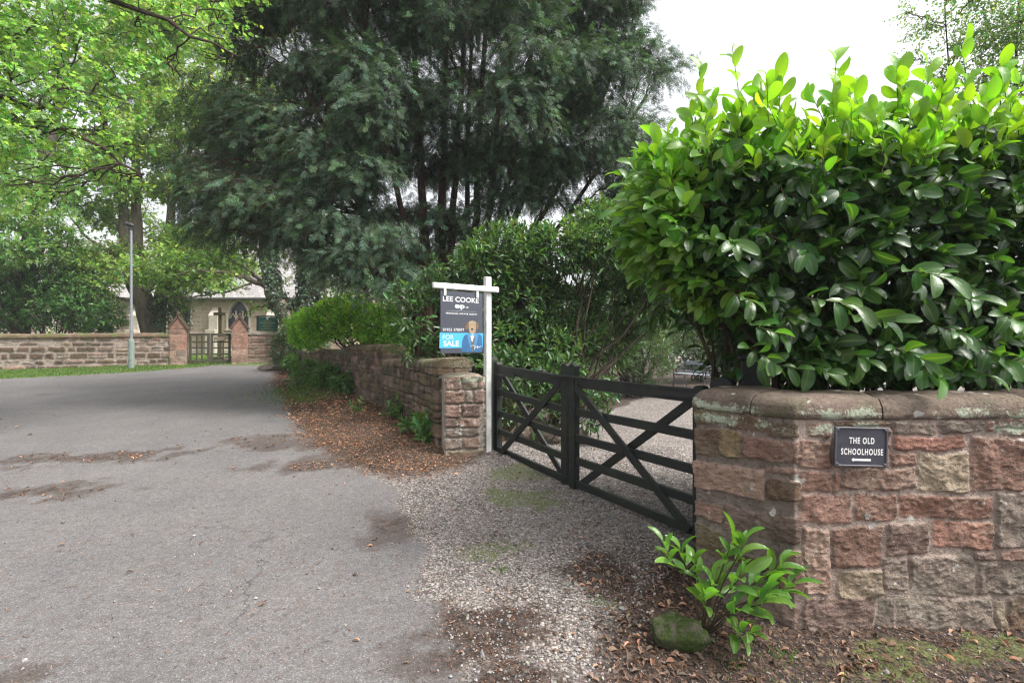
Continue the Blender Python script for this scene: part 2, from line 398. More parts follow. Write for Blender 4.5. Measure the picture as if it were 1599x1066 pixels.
MT['ground'] = k.pbr(c, .9, k.bump(h, .007, .9), .3)

def build_ground():
    nx, ny = len(GX), len(GY)
    idx = np.arange(nx * ny).reshape(ny, nx)
    F = np.stack([idx[:-1, :-1], idx[:-1, 1:], idx[1:, 1:], idx[1:, :-1]], -1).reshape(-1, 4)
    W = np.c_[g_road, g_gravel, g_mulch, g_grass]; W[:, 2] -= g_need * .9 * (g_road > .5)
    fw = W[F].mean(1); dom = fw.argmax(1)
    cen = GP[F].mean(1)
    dom = np.where((dom == 1) & (cen[:, 0] < -.2) & (cen[:, 1] > 7), 2, dom)
    names = {0: ('road', dom == 0), 1: ('gravel_drive', dom == 1), 2: ('soil', (dom == 2)), 3: ('grass_ground', dom == 3)}
    m1 = np.c_[g_gravel, g_mulch, g_grass, np.ones(len(GP))]; m2 = np.c_[g_M2, np.ones(len(GP))]
    for nm, sel in names.values():
        Fs = F[sel]; u, inv = np.unique(Fs, return_inverse=True); Fs = inv.reshape(Fs.shape)
        V = np.c_[GP[u], GZ[u]]
        a = Acc(); a.add(V, Fs); o = a.build(nm, MT['ground'], smooth=True); o['kind'] = 'structure'
        for an, dat in (('M1', m1), ('M2', m2)):
            at_ = o.data.color_attributes.new(an, 'FLOAT_COLOR', 'POINT'); at_.data.foreach_set('color', dat[u].ravel())
build_ground()
def gz(x, y):
    P = np.c_[np.atleast_1d(x), np.atleast_1d(y)].astype(float); r = masks(P); return surf_z(P, r[2], r[1])
def gz1(x, y): return float(gz(x, y)[0])

# ------------------------------------------------------------------ stone walls
PALX = 1.0
PAL = {'red': (.27, .175, .148), 'red2': (.285, .168, .138), 'brick': (.26, .145, .12), 'pink': (.30, .215, .185), 'tan': (.29, .245, .195),
       'grey': (.24, .205, .185), 'purp': (.225, .165, .15), 'ochre': (.20, .155, .095), 'brown': (.17, .12, .09), 'olive': (.15, .125, .085), 'dark': (.115, .08, .065), 'coping': (.165, .135, .12), 'coping2': (.15, .128, .112)}
PAL = {q: tuple(c_ * m_ for c_, m_ in zip(v, (1.02, .96, .88))) for q, v in PAL.items()}
def rand_stones(L, z0, z1, hmin=.07, hmax=.2, wmin=.12, wmax=.42, pal=('red', 'red2', 'brown', 'tan', 'purp', 'dark'), gap=.014, seed=1, tall=.12):
    rr = random.Random(seed); st = []; z = z0; taken = []
    while z < z1:
        h_ = rr.uniform(hmin, hmax)
        if z + h_ > z1 - .04: h_ = z1 - z
        u = -rr.uniform(0, wmax * .5)
        while u < L:
            w_ = rr.uniform(wmin, wmax)
            if h_ > .13 and rr.random() < .3:
                q = rr.uniform(.4, .6) * h_
                st.append((u + gap / 2, z + gap / 2, u + w_ - gap / 2, z + q - gap / 2, rr.choice(pal)))
                st.append((u + gap / 2, z + q + gap / 2, u + w_ - gap / 2, z + h_ - gap / 2, rr.choice(pal)))
            else:
                st.append((u + gap / 2, z + gap / 2, u + w_ - gap / 2, z + h_ - gap / 2, rr.choice(pal)))
            u += w_
        z += h_
    return st
def stone_wall(name, path, ztop, stones, mat, res=.02, depth=.03, rough=.012, mortar=(.33, .26, .215), parent=None, zb=-.15, seed=0, closed=True, warp=.02, cround=.02, mdark=0):
    P = np.array(path, float)
    if closed: P = np.vstack([P, P[:1]])
    seg = np.linalg.norm(np.diff(P, axis=0), axis=1); S = np.r_[0, np.cumsum(seg)]; L = S[-1]
    nu = max(8, int(L / res)); U = np.linspace(0, L, nu + 1)
    U = np.unique(np.r_[U, S])
    xy = np.c_[np.interp(U, S, P[:, 0]), np.interp(U, S, P[:, 1])]
    d = np.diff(P, axis=0) / seg[:, None]; N = np.c_[d[:, 1], -d[:, 0]]      # outward = right of travel
    def nat(u):
        i = np.clip(np.searchsorted(S, u, 'right') - 1, 0, len(seg) - 1); return N[i]
    nn = nrm(nat(np.clip(U - cround, 0, L)) + nat(np.clip(U + cround, 0, L)) + nat(U))
    if closed: nn[0] = nn[-1] = nrm((N[0] + N[-1])[None])[0]
    zt = np.array([ztop(x, y) for x, y in xy]); zg = ground_z(xy[:, 0], xy[:, 1]) + zb
    nv = max(4, int((zt - zg).max() / res)); T = np.linspace(0, 1, nv + 1)
    Z = zg[None] + (zt - zg)[None] * T[:, None]; UU = np.broadcast_to(U, Z.shape)
    pts = np.c_[UU.ravel(), Z.ravel()]
    wu = pts[:, 0] + (fbm(pts, 9, 3, seed + 1) - .5) * warp * 2; wz = pts[:, 1] + (fbm(pts, 7, 3, seed + 2) - .5) * warp * 2
    H = np.zeros(len(pts)); C = np.tile(np.array(mortar), (len(pts), 1)) * (.85 + .3 * vnoise(pts, 20, 3))[:, None]
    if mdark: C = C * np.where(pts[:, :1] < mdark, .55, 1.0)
    rs = random.Random(seed)
    # bucket points by stone
    for (u0, z0, u1, z1, cn) in stones:
        sel = np.where((wu > u0 - .01) & (wu < u1 + .01) & (wz > z0 - .01) & (wz < z1 + .01))[0]
        if len(sel) == 0: rs.random(); continue
        uu, zz = wu[sel], wz[sel]; cx, cz, hx, hz = (u0 + u1) / 2, (z0 + z1) / 2, (u1 - u0) / 2, (z1 - z0) / 2
        rad = min(.014, hx * .5, hz * .5)
        qx = np.abs(uu - cx) - hx + rad; qz = np.abs(zz - cz) - hz + rad
        sdv = -(np.hypot(np.maximum(qx, 0), np.maximum(qz, 0)) + np.minimum(np.maximum(qx, qz), 0) - rad)
        q2 = np.c_[uu, zz]; sdv = sdv + (fbm(q2, 38, 3, 61) - .5) * .016
        m = sstep(-.001, max(.007, res * .6), sdv)
        hh = depth * (rs.uniform(.55, 1.0)) + rs.uniform(-.03, .03) * (uu - cx) + rs.uniform(-.05, .05) * (zz - cz)
        q2 = np.c_[uu, zz]
        n_ = (fbm(q2, 11, 5, seed + 7 + int(u0 * 97) % 50) - .5) * rough * 2.6 + np.abs(fbm(q2 * np.array([1, 2.2]), 22, 3, 11) - .5) * rough * 1.6
        H[sel] = np.maximum(H[sel], m * (hh + n_))
        v = rs.uniform(.78, 1.22); c0 = np.array(PAL[cn]) * v
        c0 = c0 * (1 + .35 * (fbm(q2, 8, 3, 5) - .5))[:, None]
        C[sel] = C[sel] * (1 - m[:, None]) + c0 * m[:, None]
    H += (fbm(pts, 30, 3, 8) - .5) * .006
    H = H.reshape(Z.shape)
    V = np.stack([xy[:, 0][None] + nn[:, 0][None] * H, xy[:, 1][None] + nn[:, 1][None] * H, Z], -1).reshape(-1, 3)
    if closed:
        V = V.reshape(nv + 1, len(U), 3); V[:, -1] = V[:, 0]; V = V.reshape(-1, 3)
    idx = np.arange(len(V)).reshape(nv + 1, len(U))
    F = np.stack([idx[:-1, :-1], idx[:-1, 1:], idx[1:, 1:], idx[1:, :-1]], -1).reshape(-1, 4)
    a = Acc(); a.add(V, F, np.c_[C, np.zeros(len(C))])
    o = a.build(name, mat, parent, smooth=True, colors=True)
    return o
def coping(name, path, ztop, width, thick, mat, parent, over=.035, slab=.8, crown=.05, seed=0, cols=('grey', 'brown', 'pink'), rnd=.06, zjit=0.0):
    """slabs following the outer path (outward = right of travel), swept inward by width"""
    P = np.array(path, float); seg = np.linalg.norm(np.diff(P, axis=0), axis=1); S = np.r_[0, np.cumsum(seg)]; L = S[-1]
    d = np.diff(P, axis=0) / seg[:, None]; N = np.c_[d[:, 1], -d[:, 0]]
    rs = random.Random(seed); a = Acc()
    # mitre vectors
    Mv = [N[0]] + [(N[i] + N[i + 1]) / (1 + N[i] @ N[i + 1]) for i in range(len(N) - 1)] + [N[-1]]
    Mv = np.array(Mv)
    cuts = [0]; u = 0
    while u < L - slab * .4:
        u += slab * rs.uniform(.75, 1.25); cuts.append(min(u, L))
    if cuts[-1] < L: cuts[-1] = L
    # profile (offset outward, height) from outer bottom over the top to inner bottom
    th = np.linspace(0, np.pi, 15)
    hw = width / 2 + over
    prof = [(over - .015, -0.002), (over, .01)]
    pr = []
    for t in th:
        cx = math.cos(t); sx = math.sin(t)
        pr.append((over - hw + hw * np.sign(cx) * abs(cx) ** .35, thick * .35 + (thick * .65) * abs(sx) ** .5 + crown * sx * sx))
    prof += pr + [(over - 2 * hw, .01), (over - 2 * hw + .015, -.002)]
    prof = np.array(prof)
    for i in range(len(cuts) - 1):
        u0, u1 = cuts[i] + .004, cuts[i + 1] - .004
        us = np.unique(np.r_[np.linspace(u0, u1, max(3, int((u1 - u0) / .04))), [s_ for s_ in S if u0 < s_ < u1]])
        x = np.interp(us, S, P[:, 0]); y = np.interp(us, S, P[:, 1]); mx = np.interp(us, S, Mv[:, 0]); my = np.interp(us, S, Mv[:, 1])
        # mitre only near corners
        for q, uq in enumerate(us):
            j = int(np.clip(np.searchsorted(S, uq, 'right') - 1, 0, len(seg) - 1))
            t_ = (uq - S[j]) / seg[j]; x0 = P[j] ; 
            mx[q], my[q] = (1 - t_) * Mv[j] + t_ * Mv[j + 1]
        dz = rs.uniform(-1, 1) * zjit; tl = rs.uniform(-1, 1) * zjit
        V = []
        for q in range(len(us)):
            zb_ = ztop(x[q], y[q]) + dz + tl * (us[q] - u0)
            e = min(us[q] - u0, u1 - us[q]); sh = 1 - .10 * math.exp(-e / .012)
            V.append(np.c_[x[q] + mx[q] * prof[:, 0], y[q] + my[q] * prof[:, 0], zb_ + prof[:, 1] * sh])
        V = np.array(V); shp = V.shape; V = V.reshape(-1, 3)
        mxy = (fbm(V, 6, 4, seed + i) - .5) * .035 + (fbm(V, 30, 3, seed + 5) - .5) * .012
        V[:, 2] += mxy * (np.tile(prof[:, 1], shp[0]) > .02)
        V[:, 1] += (fbm(V, 9, 3, seed + 40) - .5) * .02
        idx = np.arange(len(V)).reshape(shp[0], shp[1])
        F = np.stack([idx[:-1, :-1], idx[1:, :-1], idx[1:, 1:], idx[:-1, 1:]], -1).reshape(-1, 4)
        c0 = np.array(PAL[rs.choice(cols)]) * rs.uniform(.8, 1.15)
        a.add(V, F, (*c0, 0))
        for e, fl in ((idx[0], 1), (idx[-1], -1)):
            a.add(V[e], np.array([list(range(len(e)))[::fl]]), (*c0, 0))
    return a.build(name, mat, parent, smooth=True, colors=True)

MT['stone_near'] = stone_mat('near_sandstone', band=1.09, lichen=.12, moss=.0, grime=.3)
MT['coping_near'] = stone_mat('near_coping_stone', band=1.165, lichen=.0, moss=.25, grime=.6)
MT['stone_left'] = stone_mat('roadside_sandstone', lichen=.1, moss=.35, grime=.95)
MT['coping_left'] = stone_mat('roadside_coping_stone', lichen=.3, moss=.6, grime=.7)
MT['stone_far'] = stone_mat('churchyard_sandstone', lichen=.0, moss=.15, grime=.55, fine=.6)
MT['coping_far'] = stone_mat('churchyard_coping_stone', lichen=.2, moss=.9, grime=.5, fine=.6)

# --- near right wall, with the sign
RP = [(1.36, 3.44), (1.116, 3.10), (1.508, 2.73), (5.2, 2.73), (5.2, 3.15), (1.75, 3.15), (1.5, 3.44)]
def near_stones():
    S1 = math.hypot(.244, .34); S2 = S1 + math.hypot(.392, .37)
    st = []
    def front(zx, zy):
        px, py = zx / 2.193 + 1060, zy / 2.193 + 580
        return S2 + (px - 800) / 800 * 2.73 - 1.508, CAM_Z - (py - 533) / 800 * 2.73
    def cham(zx, zy):
        px, py = zx / 2.193 + 1060, zy / 2.193 + 580; t = (px - 800) / 800
        # line (1.116,3.10)+(.392,-.37)s ; x = t*y
        s_ = (t * 3.10 - 1.116) / (.392 + .37 * t); y_ = 3.10 - .37 * s_
        return S1 + s_ * math.hypot(.392, .37), CAM_Z - (py - 533) / 800 * y_
    for f, rows in ((front, [(440, 172, 525, 224, 'pink'), (530, 168, 725, 186, 'brown'), (732, 168, 884, 214, 'grey'), (892, 163, 1044, 208, 'grey'), (1052, 165, 1082, 200, 'red'), (1085, 145, 1300, 190, 'purp'),
        (410, 236, 522, 334, 'red'), (530, 192, 722, 326, 'purp'), (732, 218, 974, 268, 'brick'), (1108, 195, 1300, 216, 'red'), (556, 330, 808, 404, 'pink'), (728, 276, 812, 326, 'red'), (820, 276, 988, 412, 'tan'),
        (994, 224, 1190, 406, 'red'), (410, 342, 518, 414, 'red'), (523, 346, 552, 414, 'red2'), (412, 424, 590, 520, 'red'), (603, 420, 747, 514, 'red2'), (755, 426, 1074, 503, 'red2'), (1088, 412, 1200, 596, 'grey'),
        (425, 538, 517, 764, 'pink'), (525, 532, 700, 672, 'red'), (714, 520, 858, 626, 'purp'), (872, 510, 1078, 606, 'red2'), (1096, 600, 1260, 642, 'red'), (540, 680, 694, 776, 'tan'), (700, 634, 788, 752, 'grey'),
        (794, 634, 1012, 768, 'grey'), (1015, 612, 1088, 644, 'purp'), (1026, 650, 1260, 764, 'grey'), (432, 772, 670, 900, 'purp'), (676, 782, 744, 892, 'grey'), (750, 772, 1082, 892, 'grey'), (1088, 782, 1126, 890, 'tan'), (1130, 776, 1330, 892, 'brown')]),
        (cham, [(45, 115, 168, 180, 'olive'), (172, 142, 302, 206, 'brown'), (306, 166, 408, 228, 'brown'), (45, 186, 140, 290, 'brown'), (143, 200, 214, 297, 'ochre'), (226, 220, 408, 318, 'red'), (45, 298, 296, 440, 'pink'),
        (300, 322, 408, 356, 'red'), (302, 360, 412, 446, 'brown'), (55, 446, 150, 515, 'red'), (156, 452, 420, 600, 'purp'), (55, 520, 150, 640, 'olive'), (156, 606, 340, 690, 'brown'), (346, 606, 425, 766, 'red'),
        (55, 696, 340, 760, 'brown'), (55, 766, 300, 900, 'olive'), (306, 772, 425, 900, 'purp')])):
        for a_, b_, c_, d_, cn in rows:
            u0, z1 = f(a_, b_); u1, z0 = f(c_, d_); e_ = .004 if f is cham else 0; u0 -= e_; u1 += e_; z0 -= e_; z1 += e_; st.append((u0, z0 - (.2 if d_ > 885 else 0), u1, z1, cn))
    # beyond the photo's edge, and the unseen sides
    mx = S2 + (1599 - 800) / 800 * 2.73 - 1.508 + .14
    for s_ in rand_stones(9, -.2, 1.2, .1, .22, .15, .5, ('red', 'red2', 'grey', 'purp', 'tan'), seed=5):
        if s_[0] > mx: st.append(s_)
        elif s_[2] < S1 - .02: st.append(s_)
    return st
wr = thing('stone_wall', (2.6, 2.94, 0), 'near red sandstone wall with a lichened coping, carrying the dark house plaque', 'wall')
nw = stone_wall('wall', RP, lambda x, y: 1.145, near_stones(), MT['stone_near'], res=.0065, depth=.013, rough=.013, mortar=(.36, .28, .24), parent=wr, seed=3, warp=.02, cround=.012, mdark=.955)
cp = coping('coping', RP[:4], lambda x, y: 1.137, .40, .095, MT['coping_near'], wr, over=.02, slab=.85, crown=.03, seed=4, cols=('coping', 'coping2'), zjit=.004)

# --- left roadside wall: main run, far run, end pier
def off_path(pts, wdt):
    P = np.array(pts, float); d = nrm(np.gradient(P, axis=0)); n_ = np.c_[d[:, 1], -d[:, 0]]
    return [tuple(q) for q in (P + n_ * wdt)]
# travel from far to near on the road side so that outward (right of travel) is the road side
near_run = [(-2.38, 9.45), (-1.5, 7.75), (-.92, 6.42)]
def zt_near(x, y): return float(np.interp(y, [6.3, 9.6], [1.22, 1.10])) 
wl = thing('stone_wall', (-1.5, 7.8, .25), 'dark mossy stone wall beside the road, running up to the estate agent board', 'wall')
inner = off_path(near_run, -.40)
stone_wall('wall', near_run + inner[::-1], zt_near, rand_stones(9, 0, 1.5, .08, .2, .14, .42, ('dark', 'brown', 'olive', 'purp', 'dark'), seed=11), MT['stone_left'], res=.016, depth=.03, rough=.018, parent=wl, seed=12, mortar=(.08, .066, .054))
coping('coping', near_run, lambda x, y: zt_near(x, y) - .005, .42, .09, MT['coping_left'], wl, over=.03, slab=.9, crown=.04, seed=13, cols=('brown', 'olive', 'grey'), zjit=.01)
far_run = [(-8.2, 18.6), (-6.0, 15.0), (-3.7, 11.6), (-2.40, 9.50)]
def zt_far(x, y): return float(np.interp(y, [9.5, 11.7, 11.9, 15, 19], [1.36, 1.36, 1.24, 1.22, 1.2]))
wf = thing('stone_wall', (-4.8, 13.3, .4), 'stone wall farther up the verge with a raised coping and green bushes behind it', 'wall')
inner = off_path(far_run, -.40)
stone_wall('wall', far_run + inner[::-1], zt_far, rand_stones(25, .1, 1.5, .08, .2, .14, .42, ('brown', 'purp', 'red', 'dark', 'dark'), seed=14), MT['stone_left'], res=.03, depth=.035, parent=wf, seed=15, mortar=(.14, .115, .095))
coping('coping', far_run, lambda x, y: zt_far(x, y) - .005, .42, .09, MT['coping_left'], wf, over=.03, slab=.9, crown=.04, seed=16, cols=('brown', 'olive', 'grey'), zjit=.01)
pier_path = [(-.80, 6.06), (-.345, 6.14), (-.40, 6.46), (-.52, 6.60), (-.9, 6.5)]
wp = thing('wall_pier', (-.58, 6.25, .18), 'pale rough stone pier ending the roadside wall beside the white sign post', 'pier')
pst = []
rs_ = random.Random(3)
zz_ = .0
for hh_, ws in ((.27, (.5,)), (.14, (.22, .2)), (.11, (.42,)), (.13, (.16, .26)), (.16, (.2, .24)), (.16, (.24, .11, .12)), (.2, (.2, .2, .1))):
    for off0 in (0, .462, .78, 1.0):
        u = off0 + .005
        for w_ in ws:
            pst.append((u, zz_ + .007, min(u + w_ - .012, off0 + .455), zz_ + hh_ - .007, rs_.choice(('pink', 'tan', 'grey', 'purp', 'pink')))); u += w_
    zz_ += hh_
stone_wall('wall', pier_path, lambda x, y: 1.13, pst, MT['stone_near'], res=.012, depth=.035, rough=.015, parent=wp, seed=21, mortar=(.36, .32, .27), warp=.018)
a = Acc()
g_ = np.linspace(0, 1, 14)
pp = np.array([pier_path[0], pier_path[1], pier_path[2], pier_path[4]])
V = np.array([[*( (1 - v) * ((1 - u) * pp[0] + u * pp[1]) + v * ((1 - u) * pp[3] + u * pp[2])), 1.125 + .045 * math.sin(math.pi * u) ** .5 * math.sin(math.pi * v) ** .5] for v in g_ for u in g_])
V[:, 2] += (fbm(V, 12, 4, 3) - .5) * .03
idx = np.arange(196).reshape(14, 14); a.add(V, np.stack([idx[:-1, :-1], idx[:-1, 1:], idx[1:, 1:], idx[1:, :-1]], -1).reshape(-1, 4), (*PAL['grey'], 0))
a.build('capping', MT['coping_left'], wp, smooth=True, colors=True)

# --- churchyard wall
FARPAL = ('brown', 'dark', 'dark', 'purp', 'red', 'dark', 'dark')
cwl = [(-40, 11.6), (-17.2, 17.15), (-12.85, 19.25)]
def zt_c(x, y): return ground_z(x, y) + 1.05
wc = thing('churchyard_wall', (-20, 17.2, .5), 'long coursed brown stone churchyard wall with mossy coping behind the lamp post', 'wall')
inner = off_path(cwl, -.4)
stone_wall('wall', cwl + inner[::-1], zt_c, rand_stones(58, .0, 2, .13, .25, .2, .65, FARPAL, seed=31, gap=.05), MT['stone_far'], res=.035, depth=.03, parent=wc, seed=32, mortar=(.32, .265, .23), warp=.02)
coping('coping', cwl, lambda x, y: zt_c(x, y) - .005, .42, .12, MT['coping_far'], wc, over=.05, slab=1.3, crown=.05, seed=33, cols=('olive', 'brown', 'grey'))
GO = np.array([-12.85, 19.2]); GA = math.radians(26.0)
def gxf(V):
    V = np.array(V, float).copy(); c_, s_ = math.cos(GA), math.sin(GA); x, y = V[:, 0].copy(), V[:, 1].copy()
    V[:, 0] = GO[0] + c_ * x - s_ * y; V[:, 1] = GO[1] + s_ * x + c_ * y; return V
def gpt(x, y, z): v = gxf(np.array([[x, y, z]]))[0]; return tuple(float(q) for q in v)
XF = gxf     # the gate, its pillars and the short wall are drawn along the turned wall line
cwr = [(2.60, .12), (3.9, .12), (4.9, .1)]
wc2 = thing('churchyard_wall', gpt(3.6, .3, .6), 'short red stone churchyard wall under the green notice board', 'wall')
inner = off_path(cwr, -.4); zt_r = lambda x, y: 1.80
stone_wall('wall', cwr + inner[::-1], zt_r, rand_stones(8, .3, 2, .1, .2, .2, .6, ('red', 'brown', 'pink', 'purp'), seed=34, gap=.03), MT['stone_far'], res=.03, depth=.03, parent=wc2, seed=35, mortar=(.26, .2, .17), warp=.02)
coping('coping', cwr, zt_r, .42, .12, MT['coping_far'], wc2, over=.05, slab=1.0, crown=.05, seed=36, cols=('olive', 'grey'))
# --- church gate pillars
def pillar(px0, px1, d, label, seed):
    x0, x1 = px0, px1; w_ = x1 - x0; g0 = .62; zt, za = d, d + .50; d = 0.0
    t = thing('gate_pillar', gpt((x0 + x1) / 2, d + w_ / 2, g0), label, 'gate pillar', 'sandstone pillars of the churchyard gate')
    path = [(x0, d), (x1, d), (x1, d + w_), (x0, d + w_)]
    st = []; z = g0 - .1; rr = random.Random(seed)
    while z < zt + .05:
        h_ = rr.uniform(.2, .3)
        for k_ in range(4):
            if rr.random() < .5: st.append((k_ * w_ + .005, z, (k_ + 1) * w_ - .005, z + h_ - .012, 'red2' if z > 1.1 else 'pink'))
            else:
                q = rr.uniform(.35, .65) * w_
                st.append((k_ * w_ + .005, z, k_ * w_ + q - .006, z + h_ - .012, 'red' if z > 1.1 else 'pink')); st.append((k_ * w_ + q + .006, z, (k_ + 1) * w_ - .005, z + h_ - .012, 'red2' if z > 1.1 else 'grey'))
        z += h_
    stone_wall('shaft', path, lambda x, y: zt, st, MT['stone_far'], res=.03, depth=.012, rough=.006, parent=t, seed=seed, mortar=(.3, .2, .16), warp=.006)
    a = Acc(); ov = .05; X0, X1, Y0, Y1 = x0 - ov, x1 + ov, d - ov, d + w_ + ov; xm = (X0 + X1) / 2
    # red gable block with projecting dark roof slabs
    V = [(x0, d - .01, zt), (x1, d - .01, zt), (xm, d - .01, za - .10), (x0, d + w_ + .01, zt), (x1, d + w_ + .01, zt), (xm, d + w_ + .01, za - .10)]
    a.add(V, [[0, 1, 2], [4, 3, 5]], (*PAL['red2'], 0)); a.add(V, [[0, 3, 4, 1]], (*PAL['red2'], 0)); a.add(V, [[1, 4, 5, 2], [3, 0, 2, 5]], (*PAL['red2'], 0))
    a.build('gable', MT['stone_far'], t, colors=True)
    a = Acc(); th_ = .075
    for sg in (-1, 1):
        e = np.array([xm + sg * (X1 - xm + .02), 0, zt - .03]); top = np.array([xm - sg * .01, 0, za])
        a.bar(((e + top) / 2 + [0, Y0, 0]), ((e + top) / 2 + [0, Y1, 0]), float(np.linalg.norm(top - e)), th_, .008, up=np.cross([0, 1, 0], top - e) * (1 if sg > 0 else -1), col=(*PAL['dark'], 0))
    for y_ in (Y0 + .03, Y1 - .03):
        a.tube([(xm, y_, za - .02), (xm, y_, za + .06), (xm, y_, za + .09)], [.05, .06, .02], 8, col=(*PAL['dark'], 0))
    a.build('cap', MT['stone_far'], t, colors=True)
    return t, x0, x1, g0
t_, p0a, p0b, _ = pillar(0.0, .54, 2.03, 'red sandstone gate pillar with gabled cap, left of the churchyard gate', 41)
t_, p1a, p1b, _ = pillar(2.06, 2.60, 2.06, 'red sandstone gate pillar with gabled cap, between the gate and the notice board', 43)

# church gate: two latticed leaves
MT['oldwood'] = plain('weathered_oak', (.065, .058, .042), .85, .2, .3, 14, .004)
MT['crosswood'] = plain('pale_oak', (.27, .215, .14), .85, .2, .25, 14, .004)
gx0, gx1 = p0b + .05, p1a - .05; gm = (gx0 + gx1) / 2; gyy = .28; g0 = .74; g1 = 1.87
for (a0, a1, lb) in ((gx0, gm - .01, 'left leaf of the low latticed wooden gate between the church pillars'), (gm + .01, gx1, 'right leaf of the low latticed wooden gate, with a small plate on it')):
    t = thing('churchyard_gate', gpt(a0 if a0 == gx0 else a1, gyy, g0), lb, 'gate', 'leaves of the churchyard gate')
    for x in (a0 + .045, a1 - .045):
        Acc().box((x, gyy, (g0 + g1) / 2), (.09, .07, g1 - g0)).build('stile', MT['oldwood'], t)
    for z in (g0 + .04, g1 - .05):
        Acc().box(((a0 + a1) / 2, gyy, z), (a1 - a0 - .182, .065, .08 if z < 1 else .1)).build('rail', MT['oldwood'], t)
    for i in (1, 2):
        x = a0 + .09 + (a1 - a0 - .18) * i / 3
        Acc().box((x, gyy - .012, (g0 + g1) / 2), (.055, .03, g1 - g0 - .18), bev=.003).build('bar', MT['oldwood'], t)
    for i in (1, 2, 3):
        z = g0 + .08 + (g1 - g0 - .18) * i / 4
        Acc().box(((a0 + a1) / 2, gyy + .02, z), (a1 - a0 - .182, .03, .055), bev=.003).build('bar', MT['oldwood'], t)
    if a0 > gx0:
        Acc().box(((a0 + a1) / 2 - .02, gyy - .04, g1 - .21), (.42, .02, .16)).build('plate', plain('gate_plate_wood', (.16, .13, .09), .8), t)
        for z in (g0 + .2, g1 - .2):
            Acc().bar((a1 + .035, gyy - .02, z), (a1 - .2, gyy - .045, z), .012, .03).build('hinge', plain('gate_iron', (.02, .02, .02), .6), t)

XF = None
# cross in the churchyard
t = thing('wooden_cross', (-13.65, 24, .7), 'tall plain wooden cross standing in the churchyard behind the gate', 'cross')
zc = CAM_Z + 53 / 800 * 24
Acc().box((-13.65, 24, (zc + .6) / 2), (.17, .15, zc - .6), bev=.01).build('upright', MT['crosswood'], t)
Acc().box((-13.65, 23.92, zc - .30), (.56, .09, .14), bev=.01).build('crossbar', MT['crosswood'], t)
a = Acc(); a.box((-13.65, 24, .74), (.7, .7, .22), bev=.03, col=(*PAL['grey'], 0)); a.build('base', MT['stone_far'], t, colors=True)

# notice board
XF = gxf
d = .62; x0, x1 = 2.98, 3.66; z0, z1 = 1.97, 2.56
t = thing('notice_board', gpt((x0 + x1) / 2, d, .6), 'green church notice board in a wooden frame above the wall', 'notice board')
pg = plain('board_green', (.012, .12, .09), .4, .5, .06); gold = plain('board_gold_paint', (.30, .33, .14), .5); whi = plain('white_paint', (.72, .72, .70), .5, .4, .05)
Acc().box(((x0 + x1) / 2, d, (z0 + z1) / 2), (x1 - x0, .03, z1 - z0), bev=.003).build('panel', pg, t)
for x in (x0 - .03, x1 + .03):
    Acc().box((x, d, (z1 + .55) / 2), (.07, .08, z1 - .5)).build('post', MT['oldwood'], t)
a = Acc(); xm = (x0 + x1) / 2
a.bar((x0 - .12, d, z1 + .015), (xm, d, z1 + .06), .14, .035); a.bar((xm, d, z1 + .06), (x1 + .12, d, z1 + .015), .14, .035); a.build('hood', MT['oldwood'], t)
Acc().box((xm, d, z0 - .03), (x1 - x0 - .001, .06, .05)).build('sill', MT['oldwood'], t)
a = Acc()
for i, (ww, zz) in enumerate(((.3, .74), (.56, .60), (.3, .48), (.4, .36), (.26, .26), (.5, .14))):
    a.box((xm, d - .018, z0 + (z1 - z0) * zz), (ww, .004, .022 if i != 1 else .035), bev=.001)
a.build('lettering', gold, t)
a = Acc(); an = np.linspace(0, 2 * np.pi, 14, endpoint=False)
V = np.c_[xm + .045 * np.cos(an), np.full(14, d - .019), z1 - .06 + .055 * np.sin(an)]; a.add(V, [list(range(14))]); V2 = V + [0, .003, 0]; a.add(V2, [list(range(14))[::-1]])
a.build('crest', whi, t)
XF = None

# lamp post
d = 17.75; x = (205 - 800) / 800 * d; g0 = gz1(x, d)
t = thing('lamp_post', (x, d, g0), 'slim grey galvanised lamp post in front of the churchyard wall', 'lamp post')
gal = plain('galvanised_steel', (.24, .26, .28), .5, .5, .12, 12, .001, .2); dk = plain('dark_fitting', (.03, .03, .035), .5)
grn = plain('lamp_base_paint', (.20, .24, .22), .6, .4, .2)
zt = CAM_Z + (533 - 358) / 800 * d
Acc().tube([(x, d, g0 + .95), (x, d, zt)], [.046, .036], 12).build('column', gal, t)
Acc().tube([(x, d, g0 - .05), (x, d, g0 + .92), (x, d, g0 + 1.0), (x, d, g0 + 1.02)], [.095, .095, .085, .06], 14).build('base', grn, t)
Acc().box((x, d - .094, g0 + .45), (.09, .012, .35)).build('access_door', grn, t)
a = Acc(); a.tube([(x, d, zt - .02), (x, d, zt + .1), (x, d, zt + .14)], [.06, .065, .04], 10); a.build('bracket', dk, t)
a = Acc(); a.tube([(x + .10, d, zt + .12), (x + .02, d - .03, zt + .15), (x - .12, d - .06, zt + .17), (x - .19, d - .08, zt + .16)], [.03, .07, .075, .03], 10); a.build('lantern', dk, t)

